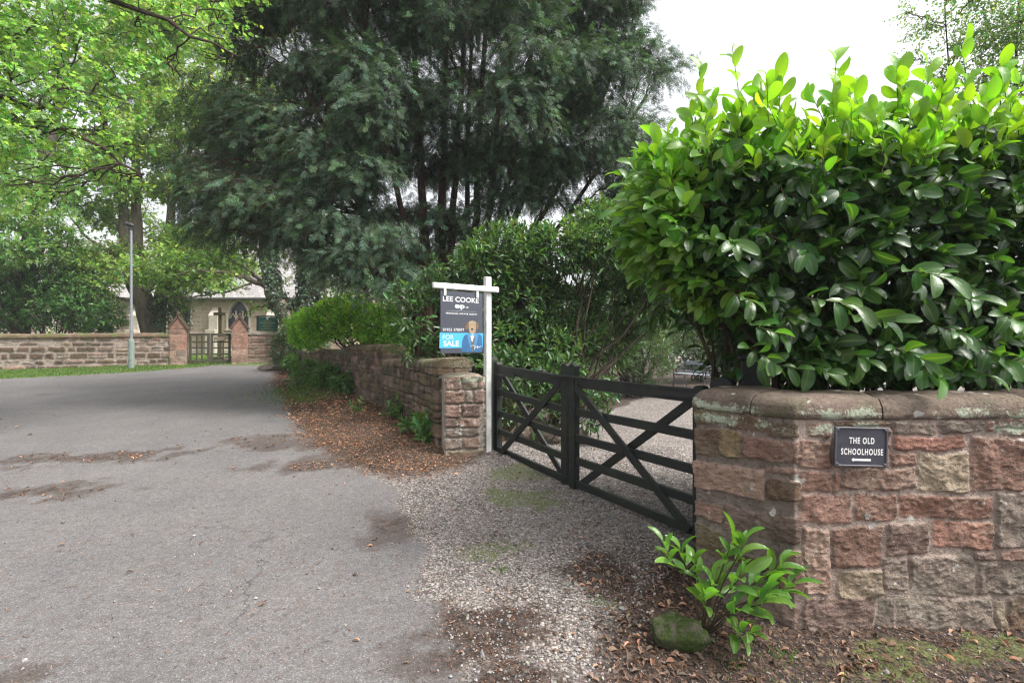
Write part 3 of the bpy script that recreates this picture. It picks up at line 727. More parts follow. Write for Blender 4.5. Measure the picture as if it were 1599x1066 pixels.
# ------------------------------------------------------------------ church
def build_church():
    y0, g0 = 33.0, .45; ze = 4.35; XL, XR = -48.0, -11.0
    ch = thing('church', (-28, 37, g0), 'pale sandstone church with a slate roof and pointed windows behind the trees', 'church')
    k = M('church_ashlar'); mp = k.n('Mapping', {'Vector': k.co(), 'Rotation': (R(90), 0, 0)}).outputs[0]
    br = k.n('TexBrick', {'Vector': mp, 'Color1': (.34, .255, .20, 1), 'Color2': (.42, .335, .27, 1), 'Mortar': (.44, .38, .32, 1), 'Scale': 1.0, 'Mortar Size': .018, 'Brick Width': .55, 'Row Height': .27})
    c = k.mix(.6, br.outputs['Color'], k.ramp(k.noise(1.5, 5, .65), [(.3, .72), (.7, 1.2)]), 'MULTIPLY')
    st = k.pbr(c, .9, k.bump(k.noise(20, 4), .01, .5), .2)
    trim = plain('church_dressed_stone', (.45, .40, .34), .9, .2, .15, 5)
    k = M('church_slate'); mp = k.n('Mapping', {'Vector': k.co(), 'Scale': (1, 1.4, 1)}).outputs[0]
    br = k.n('TexBrick', {'Vector': mp, 'Color1': (.27, .255, .25, 1), 'Color2': (.36, .34, .335, 1), 'Mortar': (.15, .145, .145, 1), 'Scale': 1.0, 'Mortar Size': .012, 'Brick Width': .35, 'Row Height': .28})
    c = k.mix(.6, br.outputs['Color'], k.ramp(k.noise(1.0, 5, .65), [(.3, .75), (.7, 1.2)]), 'MULTIPLY')
    slate = k.pbr(c, .7, k.bump(k.noise(12, 4), .01, .5), .3)
    glass = plain('church_leaded_glass', (.05, .05, .075), .25, .5, .3, 9)
    # windows as (centre x, half width, sill z, spring z) pointed openings; wall is rebuilt around them in columns
    wins = [(-20.95, .24, 2.75, 3.35), (-17.62, .66, 2.35, 3.05), (-26.5, .66, 2.35, 3.05), (-32.5, .66, 2.35, 3.05), (-13.6, .3, 2.2, 3.0)]
    a = Acc()
    def arch_z(cx, hw, spring, x):   # equilateral pointed arch
        r = hw * 2; dx = abs(x - cx); return spring + math.sqrt(max(0, r * r - (dx + hw) ** 2))
    xs = {XL, XR}
    for cx, hw, s_, sp in wins: xs |= set(np.linspace(cx - hw, cx + hw, 9))
    xs = sorted(xs)
    for xa, xb in zip(xs[:-1], xs[1:]):
        mid = (xa + xb) / 2; wn = [q for q in wins if abs(mid - q[0]) < q[1]]
        def quad(za0, za1, zb0, zb1):
            V = [(xa, y0, za0), (xb, y0, za1), (xb, y0, zb1), (xa, y0, zb0)]; a.add(V, [[0, 1, 2, 3]])
            V2 = [(p[0], y0 + .35, p[2]) for p in V]; a.add(V2, [[3, 2, 1, 0]])
        if not wn: quad(g0, g0, ze, ze)
        else:
            cx, hw, s_, sp = wn[0]; quad(g0, g0, s_, s_)
            ta, tb = arch_z(cx, hw, sp, xa), arch_z(cx, hw, sp, xb); quad(ta, tb, ze, ze)
            a.add([(xa, y0, ta), (xb, y0, tb), (xb, y0 + .35, tb), (xa, y0 + .35, ta)], [[0, 1, 2, 3]])
            a.add([(xa, y0, s_), (xb, y0, s_), (xb, y0 + .35, s_), (xa, y0 + .35, s_)], [[3, 2, 1, 0]])
    a.box((XR, y0 + 4.3, (g0 + ze) / 2), (.4, 8.0, ze - g0)); a.box((XL, y0 + 4.3, (g0 + ze) / 2), (.4, 8.0, ze - g0)); a.box(((XL + XR) / 2, y0 + 8.5, (g0 + ze) / 2), (XR - XL, .4, ze - g0))
    for xg in (XL, XR): a.add([(xg, y0, ze), (xg, y0 + 8.6, ze), (xg, y0 + 4.3, 8.6)], [[0, 1, 2]])
    a.build('wall', st, ch)
    a = Acc(); rp = [(XL - .3, y0 - .35, ze - .12), (XR + .3, y0 - .35, ze - .12), (XR + .3, y0 + 4.3, 8.8), (XL - .3, y0 + 4.3, 8.8)]
    for q in (rp, [(x, 2 * (y0 + 4.3) - y, z) for x, y, z in rp][::-1]):
        up = [(x, y, z + .14) for x, y, z in q]; a.add(q + up, [[4, 5, 6, 7], [3, 2, 1, 0], [0, 1, 5, 4], [1, 2, 6, 5], [3, 0, 4, 7]])
    a.build('roof', slate, ch)
    Acc().box(((XL + XR) / 2, y0 - .38, ze - .08), (XR - XL + .6, .11, .12), bev=.03).build('gutter', plain('gutter_iron', (.06, .06, .06), .5), ch)
    Acc().box(((XL + XR) / 2, y0 - .04, 2.05), (XR - XL, .10, .12), bev=.03).build('string_course', trim, ch)
    Acc().box(((XL + XR) / 2, y0 - .09, g0 + .25), (XR - XL, .22, .7), bev=.04).build('plinth', trim, ch)
    for cx, hw, s_, sp in wins:
        wf = Acc(); r = hw * 2; pts = [(cx - hw - .06, y0 - .03, s_)]
        th = np.linspace(0, math.acos(.5), 7)
        L_ = [(cx + hw - (r + .06) * math.cos(t), y0 - .03, sp + (r + .06) * math.sin(t)) for t in th]
        Rr = [(2 * cx - x, y, z) for x, y, z in L_[::-1]]
        pts = pts + L_ + Rr + [(cx + hw + .06, y0 - .03, s_)]
        for p, q in zip(pts[:-1], pts[1:]):
            if np.linalg.norm(np.array(p) - np.array(q)) > .01: wf.bar(p, q, .10, .12, .01, up=(0, 1, 0))
        wf.box((cx, y0 - .05, s_ - .06), (hw * 2 + .35, .16, .12), bev=.02)
        if hw > .4:
            for o_ in (-hw / 3, hw / 3): wf.box((cx + o_, y0 + .12, (s_ + sp + .5) / 2), (.08, .1, sp + .5 - s_), bev=.01)
            for o_ in (-hw * .66, 0, hw * .66):
                wf.bar((cx + o_ - hw / 3 + .03, y0 + .13, sp), (cx + o_, y0 + .13, sp + .3), .06, .05, .005, up=(0, 1, 0)); wf.bar((cx + o_ + hw / 3 - .03, y0 + .13, sp), (cx + o_, y0 + .13, sp + .3), .06, .05, .005, up=(0, 1, 0))
        o = wf.build('window', trim, ch)
        ga = Acc(); V = [(x_, y0 + .2, arch_z(cx, hw, sp, x_)) for x_ in np.linspace(cx + hw, cx - hw, 9)] + [(cx - hw, y0 + .2, s_), (cx + hw, y0 + .2, s_)]
        ga.add(V, [list(range(len(V)))[::-1]]); sub(ga.build('pane', glass), o)
    for bx in (-18.95, -24.0, -29.5, -35.5, -15.3):
        b = Acc(); w_, = (.62,)
        b.box((bx, y0 - .45, (g0 + 2.3) / 2), (w_, .9, 2.3 - g0), bev=.02); b.box((bx, y0 - .28, 2.75), (w_ - .04, .56, .898), bev=.02)
        V = [(bx - w_ / 2, y0 - .56, 3.2), (bx + w_ / 2, y0 - .56, 3.2), (bx + w_ / 2, y0, 3.75), (bx - w_ / 2, y0, 3.75), (bx - w_ / 2, y0, 3.2), (bx + w_ / 2, y0, 3.2)]
        b.add(V, [[0, 1, 2, 3]]); b.add(V, [[0, 3, 4], [1, 5, 2]]); b.build('buttress', trim, ch)
    Acc().box((-20, y0 + 4.3, 8.85), (56, .25, .12), bev=.03) 
    return ch
build_church()

# ------------------------------------------------------------------ for sale board
WHITE = None
k = M('white_gloss_timber'); c = k.mix(k.ramp(k.noise(5, 5, .7), [(.48, 0.0), (.72, .75)]), (.66, .67, .66), (.34, .36, .30)); WHITE = k.pbr(c, .45, k.bump(k.noise(30, 3), .001, .4), .4)
def text_mesh(txt, size, depth=.0, bold=0.0, spacing=1.0, sx=1.0, align='LEFT'):
    cu = bpy.data.curves.new('txt', 'FONT'); cu.body = txt; cu.size = size; cu.extrude = depth; cu.offset = bold; cu.space_character = spacing; cu.align_x = align; cu.resolution_u = 6
    o = bpy.data.objects.new('txt', cu); COL.objects.link(o); bpy.context.view_layer.update()
    me = bpy.data.meshes.new_from_object(o.evaluated_get(bpy.context.evaluated_depsgraph_get()))
    bpy.data.objects.remove(o)
    for v in me.vertices: v.co.x *= sx
    return me
def place_flat(me, name, mat, parent, origin, ux, uz, nrm_, lift):
    """put a mesh drawn in its XY plane onto a board: ux = board right, uz = board up, nrm_ = towards viewer"""
    me.name = name
    ux, uz, n_ = np.array(ux), np.array(uz), np.array(nrm_); o0 = np.array(origin)
    for v in me.vertices:
        q = o0 + ux * v.co.x + uz * v.co.y + n_ * (v.co.z + lift); v.co = q
    me.materials.clear(); me.materials.append(mat)
    o = bpy.data.objects.new(name, me); COL.objects.link(o); o.parent = parent
    return o
bl, brr = np.array([-.84, 5.80]), np.array([-.39, 6.20]); bu = (brr - bl) / np.linalg.norm(brr - bl); BW = float(np.linalg.norm(brr - bl)); bn = np.array([bu[1], -bu[0]])
ux = np.array([bu[0], bu[1], 0]); uz = np.array([0, 0, 1.0]); un = np.array([bn[0], bn[1], 0]); rotb = np.c_[ux, -un, uz]
postxy = np.array([-.30, 6.28]); gpz = gz1(*postxy)
t = thing('estate_agent_sign', (postxy[0], postxy[1], gpz), 'white timber gibbet post with a hanging for sale board beside the gate', 'sign')
TO = -np.array(t.location)
Acc().box((postxy[0], postxy[1], (gpz - .1 + 2.34) / 2), (.085, .06, 2.34 - gpz + .1), rotb, .006).build('post', WHITE, t)
pa = np.r_[postxy + bn * .055, 2.17]; 
arm0 = np.array([bl[0], bl[1], 2.175]) - ux * .10 + un * .0; arm1 = np.array([postxy[0], postxy[1], 2.185]) + ux * .13
off = un * .052
lin = (arm0 * 1.0, arm1 * 1.0)
bp = np.r_[bl, 0]; pp_ = np.r_[postxy, 0]
# arm lies along the board line, bolted to the front of the post
Acc().bar(arm0 + off, arm1 + off, .04, .068, .012).build('arm', WHITE, t)
B0 = np.array([bl[0], bl[1], 1.415]) + off   # lower left corner of board
BH = .715
bd = plain('sign_slate_blue', (.062, .068, .088), .35, .5, .03)
Acc().box(B0 + ux * BW / 2 + uz * BH / 2, (BW, .008, BH), rotb, .001).build('board', bd, t)
boardo = t.children[-1] if False else [c for c in t.children if c.name.startswith('board')][0]
for f in (.09, .86):
    Acc().box(B0 + ux * BW * f + uz * (BH + .0) + un * .012, (.035, .006, .12), rotb, .002).build('hanger', WHITE, t)
pw = plain('print_white', (.78, .78, .78), .5, .4, .02); pb = plain('print_sky_blue', (.07, .40, .74), .45, .4, .05); pg_ = plain('print_grey', (.35, .36, .4), .5)
suit = plain('print_suit_blue', (.035, .12, .26), .5, .4, .15); suit2 = plain('print_suit_light', (.07, .22, .42), .5, .4, .1); fur = plain('print_fur', (.33, .25, .165), .6, .2, .35, 60); fur2 = plain('print_fur_dark', (.16, .11, .07), .6, .2, .3, 60); pk = plain('print_dark', (.02, .018, .018), .5); tie = plain('print_tie', (.05, .30, .62), .5); vest = plain('print_waistcoat', (.12, .10, .085), .6)
def onboard(me, name, mat, u, v, lift, scale=1.0):
    o = place_flat(me, name, mat, t, B0 + ux * u + uz * v + TO, ux, uz, un, lift); o.parent = boardo; o.matrix_parent_inverse.identity()
    o.location = (0, 0, 0)
    me2 = o.data
    # boardo is offset by -root location; undo that offset in the data
    for vv in me2.vertices: vv.co = Vector(np.array(vv.co) - TO)
    return o
def poly_me(pts, z=0.0):
    me = bpy.data.meshes.new('print'); n_ = len(pts)
    me.from_pydata([(x, y, z) for x, y in pts], [], [list(range(n_))]); me.update(); return me
BL = .0045
# photo zoom coords (board spans 190..640 x 245..930 in the zoom) -> board metres
def bx_(zx, zy): 
    fx = (zx - 190 - (zy - 245) * .02) / 445.0; return fx * BW, (930 - zy) / 685 * BH
def txt(s, zx0, zx1, zy_base, zh, mat, bold=0.0, name='lettering', lift=BL + .001):
    me = text_mesh(s, 1.0, bold=bold); xs_ = [v.co.x for v in me.vertices]; ys_ = [v.co.y for v in me.vertices]
    w0, w1 = bx_(zx0, zy_base)[0], bx_(zx1, zy_base)[0]; hh = zh / 685 * BH
    cap = .7
    for v in me.vertices:
        v.co.x = (v.co.x - min(xs_)) / (max(xs_) - min(xs_)) * (w1 - w0); v.co.y = v.co.y / cap * hh
    return onboard(me, name, mat, w0, bx_(0, zy_base)[1], lift)
def shape(pts, mat, name, lift): return onboard(poly_me([bx_(*p) for p in pts]), name, mat, 0, 0, lift)
shape([(190 + .0, 872), (640 + 8, 872), (640 + 8, 706), (190, 706)], pb, 'blue_band', BL + .0002)
txt('LEE COOKE', 215, 592, 362, 54, pw, .012); txt('e', 338, 372, 430, 52, pw, .035); txt('x', 366, 404, 430, 50, pw, .035); txt('p', 398, 438, 430, 50, pw, .035)
txt('UK', 452, 482, 426, 16, pw, .02); txt('PERSONAL ESTATE AGENT', 247, 578, 500, 15, pw, .012)
shape([(248, 466), (565, 466), (565, 463), (248, 463)], pg_, 'rule_line', BL + .0005)
txt('01952 370077', 220, 440, 686, 30, pw, .0)
txt('FOR', 222, 332, 776, 48, pw, -.008); txt('SALE', 230, 388, 850, 58, pw, .012)
# the dog in the suit
shape([(415, 918), (420, 800), (440, 735), (490, 708), (520, 700), (560, 700), (600, 712), (632, 735), (640, 790), (642, 918)], suit, 'dog_suit', BL + .0008)
shape([(500, 712), (512, 900), (548, 900), (560, 706), (530, 700)], vest, 'dog_waistcoat', BL + .0012)
shape([(502, 716), (528, 808), (556, 716)], pw, 'dog_shirt', BL + .0016)
shape([(470, 716), (500, 708), (520, 840), (516, 900)], suit2, 'dog_lapel', BL + .0017); shape([(562, 704), (600, 712), (562, 900), (550, 840)], suit2, 'dog_lapel', BL + .0017)
shape([(500, 712), (530, 724), (562, 710), (562, 744), (530, 732), (500, 744)], tie, 'dog_bow_tie', BL + .002)
shape([(478, 620), (480, 590), (500, 570), (525, 566), (552, 570), (572, 592), (576, 620), (566, 660), (562, 700), (545, 714), (510, 712), (494, 690), (488, 650)], fur, 'dog_head', BL + .0022)
shape([(484, 580), (466, 590), (450, 620), (452, 660), (466, 672), (482, 660), (490, 610)], fur2, 'dog_ear', BL + .0024); shape([(568, 576), (584, 590), (597, 615), (592, 660), (578, 668), (566, 650), (564, 610)], fur2, 'dog_ear', BL + .0024)
shape([(508, 660), (520, 650), (536, 655), (536, 668), (520, 674)], pk, 'dog_nose', BL + .0026)
for ex in (503, 544): shape([(ex - 5, 608), (ex, 602), (ex + 5, 608), (ex, 614)], pk, 'dog_eye', BL + .0026)
# signature
sg = Acc(); ps = [bx_(*p) for p in ((512, 852), (535, 845), (560, 850), (552, 890), (560, 868), (575, 862), (588, 850), (582, 878), (600, 858), (606, 872), (622, 850), (626, 862))]
pts3 = [B0 + ux * p[0] + uz * p[1] + un * (BL + .003) for p in ps]
for p, q in zip(pts3[:-1], pts3[1:]): sg.bar(p, q, .004, .0012, .0003, up=un)
sub(sg.build('signature', pw), boardo)

# ------------------------------------------------------------------ five-bar gates
k = M('black_gate_timber'); n_ = k.noise(6, 5, .7)
geo = k.n('NewGeometry'); up_ = k.n('SeparateXYZ', {0: geo.outputs['Normal']}).outputs[2]
gr = k.noise(30, 5, .7, k.n('Mapping', {'Vector': k.co(), 'Scale': (.25, .25, 2.0)}).outputs[0])
c = k.mix(.85, (.0095, .0108, .0112), k.ramp(gr, [(.3, .5), (.7, 1.9)]), 'MULTIPLY')
c = k.mix(k.ramp(n_, [(.48, 0.0), (.7, .8)]), c, (.020, .034, .014))
BLK = k.pbr(c, .55, k.bump(k.noise(30, 4), .003, .5), .4)
iron = plain('black_iron', (.012, .012, .013), .5, .5)
def round_top(a, cx, cy, z0, z1, wdt, thk, ang):
    """post with a rounded head"""
    rot = rotz(ang); n_ = 9; th = np.linspace(0, math.pi, n_); r = wdt / 2
    prof = [(-r, z0), (r, z0)] + [(r * math.cos(t_), z1 - r * .7 + r * .7 * math.sin(t_)) for t_ in th]
    F_ = []; V = []
    for sgn in (-1, 1):
        for x, z in prof: V.append(rot @ np.array([x, sgn * thk / 2, 0]) + np.array([cx, cy, z]))
    m = len(prof)
    a.add(V, [list(range(m))]); a.add(V, [list(range(m, 2 * m))[::-1]])
    a.add(V, [[i, i + m, (i + 1) % m + m, (i + 1) % m] for i in range(m)])
RZ = (1.15, .86, .605, .38, .155)
def gate_leaf(pa, pb, label, za=.0, zbb=.0, brace_flip=False):
    """pa = meeting end, pb = hinge end (x, y)"""
    pa, pb = np.array(pa), np.array(pb); u = (pb - pa); L = np.linalg.norm(u); u = u / L; ang = math.atan2(u[1], u[0]); nrm2 = np.array([u[1], -u[0]])
    if nrm2[1] > 0: nrm2 = -nrm2      # towards the road
    t = thing('timber_gate', (pb[0], pb[1], .15), label, 'gate', 'leaves of the black five bar gate')
    def at2(s_, off, z): p = pa + u * s_ + nrm2 * off; return np.array([p[0], p[1], z])
    a = Acc(); p = pa + u * .045; round_top(a, p[0], p[1], .07, 1.33, .088, .065, ang); a.build('meeting_stile', BLK, t)
    a = Acc(); p = pb - u * .045; round_top(a, p[0], p[1], .09, 1.30 if pb[0] < 0 else 1.23, .095, .07, ang); a.build('hinge_stile', BLK, t)
    for i, z in enumerate(RZ):
        z0_, z1_ = z + za, z + zbb
        Acc().bar(at2(.07, 0, z0_), at2(L - .07, 0, z1_), .038 if i else .055, .070 if i else .10).build('rail', BLK, t)
    Acc().bar(at2(.12, .036, RZ[0] - .04), at2(L - .12, .036, RZ[4] - .0), .028, .07).build('brace', BLK, t)
    Acc().bar(at2(.12, -.036, RZ[4]), at2(L - .12, -.036, RZ[0] - .02), .028, .07).build('brace', BLK, t)
    Acc().bar(at2(L - .5, .045, RZ[0]), at2(L - .02, .045, RZ[0]), .01, .04).build('strap_hinge', iron, t)
    Acc().bar(at2(-.05, .05, RZ[0] + .055), at2(.25, .05, RZ[0] + .05), .02, .025).build('latch', iron, t)
    spots = [(s_, zz, .034) for z in RZ for s_, zz in ((.045, z + za), (L - .045, z + zbb))] + [(L * .5, RZ[2], .048), (L * .31, RZ[1] + .02, .048), (L * .7, RZ[3] - .01, .048)]
    for s_, zz, o_ in spots: Acc().tube([at2(s_, o_, zz), at2(s_, o_ + .01, zz)], [.009, .008], 8).build('bolt', iron, t)
    return t
gate_leaf((.572, 5.145), (-.20, 6.38), 'farther leaf of the black timber gate, hung beside the white sign post', 0.0, .065)
gate_leaf((.592, 5.10), (1.40, 3.69), 'nearer leaf of the black timber gate, ending behind the sandstone wall')
for (x, y, zt, wd, lb) in ((-.27, 6.50, 1.36, .13, 'round topped black gate post beside the white sign post'), (1.485, 3.60, 1.30, .15, 'round topped black gate post peeping above the near wall coping')):
    t = thing('gate_post', (x, y, .1), lb, 'gate post', 'black posts of the timber gate')
    a = Acc(); round_top(a, x, y, -.1, zt, wd, .12, -1.0 + .35); a.build('shaft', BLK, t)
    for z in (.3, 1.1): Acc().bar((x - .06, y - .06, z), (x - .10, y - .03, z), .02, .03).build('hinge_pin', iron, t)
t = thing('gate_post', (1.66, 3.50, .1), 'square black post hidden in the hedge behind the near wall', 'gate post', 'black posts of the timber gate')
a = Acc(); a.box((1.66, 3.55, .66), (.15, .15, 1.52), rotz(-.3), .008); a.build('shaft', BLK, t)
a = Acc(); a.box((1.66, 3.55, 1.4425), (.18, .18, .035), rotz(-.3), .01); a.build('cap', BLK, t)

# ------------------------------------------------------------------ house plaque
PX0, PX1 = (1304 - 800) / 800 * 2.68, (1386 - 800) / 800 * 2.68
PZ0, PZ1 = CAM_Z - (728 - 533) / 800 * 2.68, CAM_Z - (667 - 533) / 800 * 2.68
xm, zm = (PX0 + PX1) / 2, (PZ0 + PZ1) / 2; PW, PH = PX1 - PX0, PZ1 - PZ0
t = thing('house_sign', (xm, 2.685, zm), 'dark metal plaque with white house name and arrow fixed to the near wall', 'sign')
slt = plain('plaque_enamel', (.045, .045, .06), .45, .5, .25, 30, .002); rim = plain('plaque_rim', (.075, .075, .09), .45, .5, .3, 40)
tilt = rotz(0) ; tr = np.array([[math.cos(.025), 0, -math.sin(.025)], [0, 1, 0], [math.sin(.025), 0, math.cos(.025)]]).T
Acc().box((xm, 2.684, zm), (PW, .012, PH), tr, .003).build('plate', slt, t)
a = Acc()
for dx, dz, w_, h_ in ((0, PH / 2 - .004, PW - .018, .009), (0, -PH / 2 + .004, PW - .018, .009), (-PW / 2 + .004, 0, .009, PH), (PW / 2 - .004, 0, .009, PH)):
    c_ = tr @ np.array([dx, 0, dz]); a.box((xm + c_[0], 2.6765, zm + c_[2]), (w_, .007, h_), tr, .002)
a.build('rim', rim, t)
for dx in (-1, 1):
    for dz in (-1, 1):
        c_ = tr @ np.array([dx * (PW / 2 - .012), 0, dz * (PH / 2 - .012)])
        Acc().tube([(xm + c_[0], 2.679, zm + c_[2]), (xm + c_[0], 2.673, zm + c_[2]), (xm + c_[0], 2.671, zm + c_[2])], [.0085, .008, .005], 12).build('screw', rim, t)
TP = -np.array(t.location)
def plq(s_, z_, wid, hgt, xo=0):
    me = text_mesh(s_, 1.0, depth=.0, bold=.03, spacing=1.22); xs_ = [v.co.x for v in me.vertices]
    a0, a1 = min(xs_), max(xs_)
    for v in me.vertices:
        v.co.x = (v.co.x - a0) / (a1 - a0) * wid - wid / 2 + xo; v.co.y = v.co.y / .7 * hgt
    return place_flat(me, 'lettering', pw, t, np.array([xm, 2.6775, zm + z_]) + TP, tr @ np.array([1, 0, 0]), tr @ np.array([0, 0, 1.0]), np.array([0, -1.0, 0]), .0008)
plq('THE OLD', .018, PW * .48, .031, .003); plq('SCHOOLHOUSE', -.040, PW * .80, .031, .004)
me = poly_me([(-.052, 0), (-.040, .011), (-.040, .006), (.050, .006), (.050, -.006), (-.040, -.006), (-.040, -.011)])
place_flat(me, 'arrow', pw, t, np.array([xm, 2.6775, zm - .067]) + TP, tr @ np.array([1, 0, 0]), tr @ np.array([0, 0, 1.0]), np.array([0, -1.0, 0]), .0008)

# ------------------------------------------------------------------ bench
def bench():
    x, y = 5.75, 16.2; g = float(ground_z(x, y)) + .01
    t = thing('garden_bench', (x, y, g), 'small cast iron and slatted wood bench on the gravel drive under shrubs', 'bench')
    sl = plain('bench_slats', (.36, .39, .44), .6, .4, .1); ci = plain('bench_iron', (.045, .048, .055), .5, .5)
    rt = rotz(R(-62)); O = np.array([x, y, g])
    def W(p): return O + rt @ np.array(p, float)
    # local: x = along the bench, -y = front
    for i in range(5): Acc().bar(W((-.6, -.21 + i * .1, .43)), W((.6, -.21 + i * .1, .43)), .07, .025).build('seat_slat', sl, t)
    for z in (.50, .74, .80): Acc().bar(W((-.6, .22 + (z - .45) * .25, z)), W((.6, .22 + (z - .45) * .25, z)), .025, .05).build('back_slat', sl, t)
    a = Acc()
    for i in range(7):
        cx = -.51 + i * .17; th = np.linspace(0, 2 * np.pi, 13)
        a.tube([W((cx + .075 * math.cos(q), .275 + .02 * math.sin(q), .62 + .075 * math.sin(q))) for q in th], .010, 5, cap=False)
        a.tube([W((cx - .085, .27, .55)), W((cx, .28, .62)), W((cx + .085, .27, .69))], .009, 5)
    a.build('back_lattice', ci, t)
    for sx in (-.6, .6):
        a = Acc()
        a.tube([W((sx, -.28, 0)), W((sx, -.22, .2)), W((sx, -.26, .42)), W((sx, -.24, .62)), W((sx, -.30, .66))], [.026, .018, .022, .018, .016], 6)
        a.tube([W((sx, .34, 0)), W((sx, .26, .2)), W((sx, .21, .42)), W((sx, .32, .84))], [.026, .018, .022, .018], 6)
        a.tube([W((sx, -.26, .40)), W((sx, .0, .37)), W((sx, .22, .40))], .02, 6)
        a.tube([W((sx, .27, .66)), W((sx, .05, .70)), W((sx, -.2, .68)), W((sx, -.31, .64)), W((sx, -.28, .58)), W((sx, -.22, .60))], .019, 6)
        th = np.linspace(0, 2 * np.pi, 11)
        for cy_, cz_ in ((-.1, .54), (.1, .55)): a.tube([W((sx, cy_ + .085 * math.cos(q), cz_ + .08 * math.sin(q))) for q in th], .011, 5, cap=False)
        a.build('end_frame', ci, t)
bench()

# ------------------------------------------------------------------ foliage tools
def T_laurel(n=7, fold=.09, droop=.16):
    ts = np.sin(np.linspace(0, 1, n + 1) * math.pi / 2) ** .95; V = []
    for t_ in ts:
        w_ = .5 * math.sin(math.pi * t_ ** 1.2) ** .5 if 0 < t_ < 1 else .015
        z = -droop * t_ * t_ + .06 * math.sin(math.pi * t_)
        V += [(-w_, t_, z + fold * w_ * 2, 0), (0, t_, z, 1), (w_, t_, z + fold * w_ * 2, 0)]
    F = []
    for i in range(n):
        b = i * 3; F += [[b, b + 1, b + 4, b + 3], [b + 1, b + 2, b + 5, b + 4]]
    return np.array(V), np.array(F)
def T_simple():
    V = np.array([(0, 0, 0, 1), (-.5, .45, .1, 0), (0, .5, -.02, 1), (.5, .45, .1, 0), (0, 1, -.08, 1)], float)
    return V, np.array([[0, 2, 1], [0, 3, 2], [1, 2, 4], [2, 3, 4]])
def T_quad():
    V = np.array([(0, 0, 0, 0), (-.5, .5, .08, 0), (0, 1, -.05, 0), (.5, .5, .08, 0)], float)
    return V, np.array([[0, 3, 1], [1, 3, 2]])
def T_maple():
    P = [(0, 0), (.22, .12), (.46, .10), (.40, .34), (.55, .62), (.27, .58), (.16, .72), (0, 1.0), (-.16, .72), (-.27, .58), (-.55, .62), (-.40, .34), (-.46, .10), (-.22, .12)]
    V = np.array([(x, y, .06 * abs(x) * 2 - .12 * y * y, 0) for x, y in P] + [(0, .4, -.05, 1)]); n_ = len(P)
    return V, np.array([[n_, (i + 1) % n_, i] for i in range(n_)])
def T_yew():
    V, F = [], []
    def strip(p, q, w_, z):
        p, q = np.array(p), np.array(q); d_ = q - p; n_ = np.array([-d_[1], d_[0]]) / np.linalg.norm(d_) * w_; b = len(V)
        m_ = p + d_ * .4
        V.extend([(*p, z, 0), (*(m_ + n_), z + .012, 0), (*q, z - .07, 0), (*(m_ - n_), z + .012, 0)]); F.extend([[b, b + 3, b + 1], [b + 1, b + 3, b + 2]])
    strip((0, 0), (0, 1), .022, 0)
    for i, y in enumerate((.08, .26, .44, .64)):
        l = .36 * (1 - y * .7)
        for sg in (-1, 1): strip((0, y), (sg * l, y + l * (1.1 + .3 * sg * (i % 2))), .036, -.02 * i)
    return np.array(V, float), np.array(F)
def T_stick():
    V, F = [], []
    for y in (0, 1):
        r = 1 if y == 0 else .55
        for j in range(3): V.append((r * math.cos(j * 2.094), y, r * math.sin(j * 2.094), 0))
    return np.array(V, float), np.array([[0, 1, 4, 3], [1, 2, 5, 4], [2, 0, 3, 5]])
STK = T_stick()
def sticks(acc, p0, p1, r, col=(.5, .5, .5)):
    d_ = p1 - p0; L = np.linalg.norm(d_, axis=1); N = len(p0)
    TV = STK[0]; z = np.tile([0, 0, 1.0], (N, 1)) + rng.normal(0, .1, (N, 3)); d2 = nrm(d_); z = nrm(z - (z * d2).sum(1, keepdims=True) * d2); x = np.cross(d2, z); r = np.broadcast_to(r, (N,))
    V = p0[:, None] + TV[None, :, 0:1] * (x * r[:, None])[:, None] + TV[None, :, 1:2] * d_[:, None] + TV[None, :, 2:3] * (z * r[:, None])[:, None]
    F = (STK[1][None] + (np.arange(N) * 6)[:, None, None]).reshape(-1, 4); acc.add(V.reshape(-1, 3), F)
def rsph(n): return nrm(rng.normal(size=(n, 3)))
def leaf_cols(n, base, var=.25, hue=.12):
    b = np.array(base); v = np.exp(rng.normal(0, var, (n, 1))); h_ = rng.normal(0, hue, n)
    c = b[None] * v; c[:, 0] *= (1 + h_ * 1.6); c[:, 2] *= (1 - h_ * .5); return np.clip(c, .003, .9)
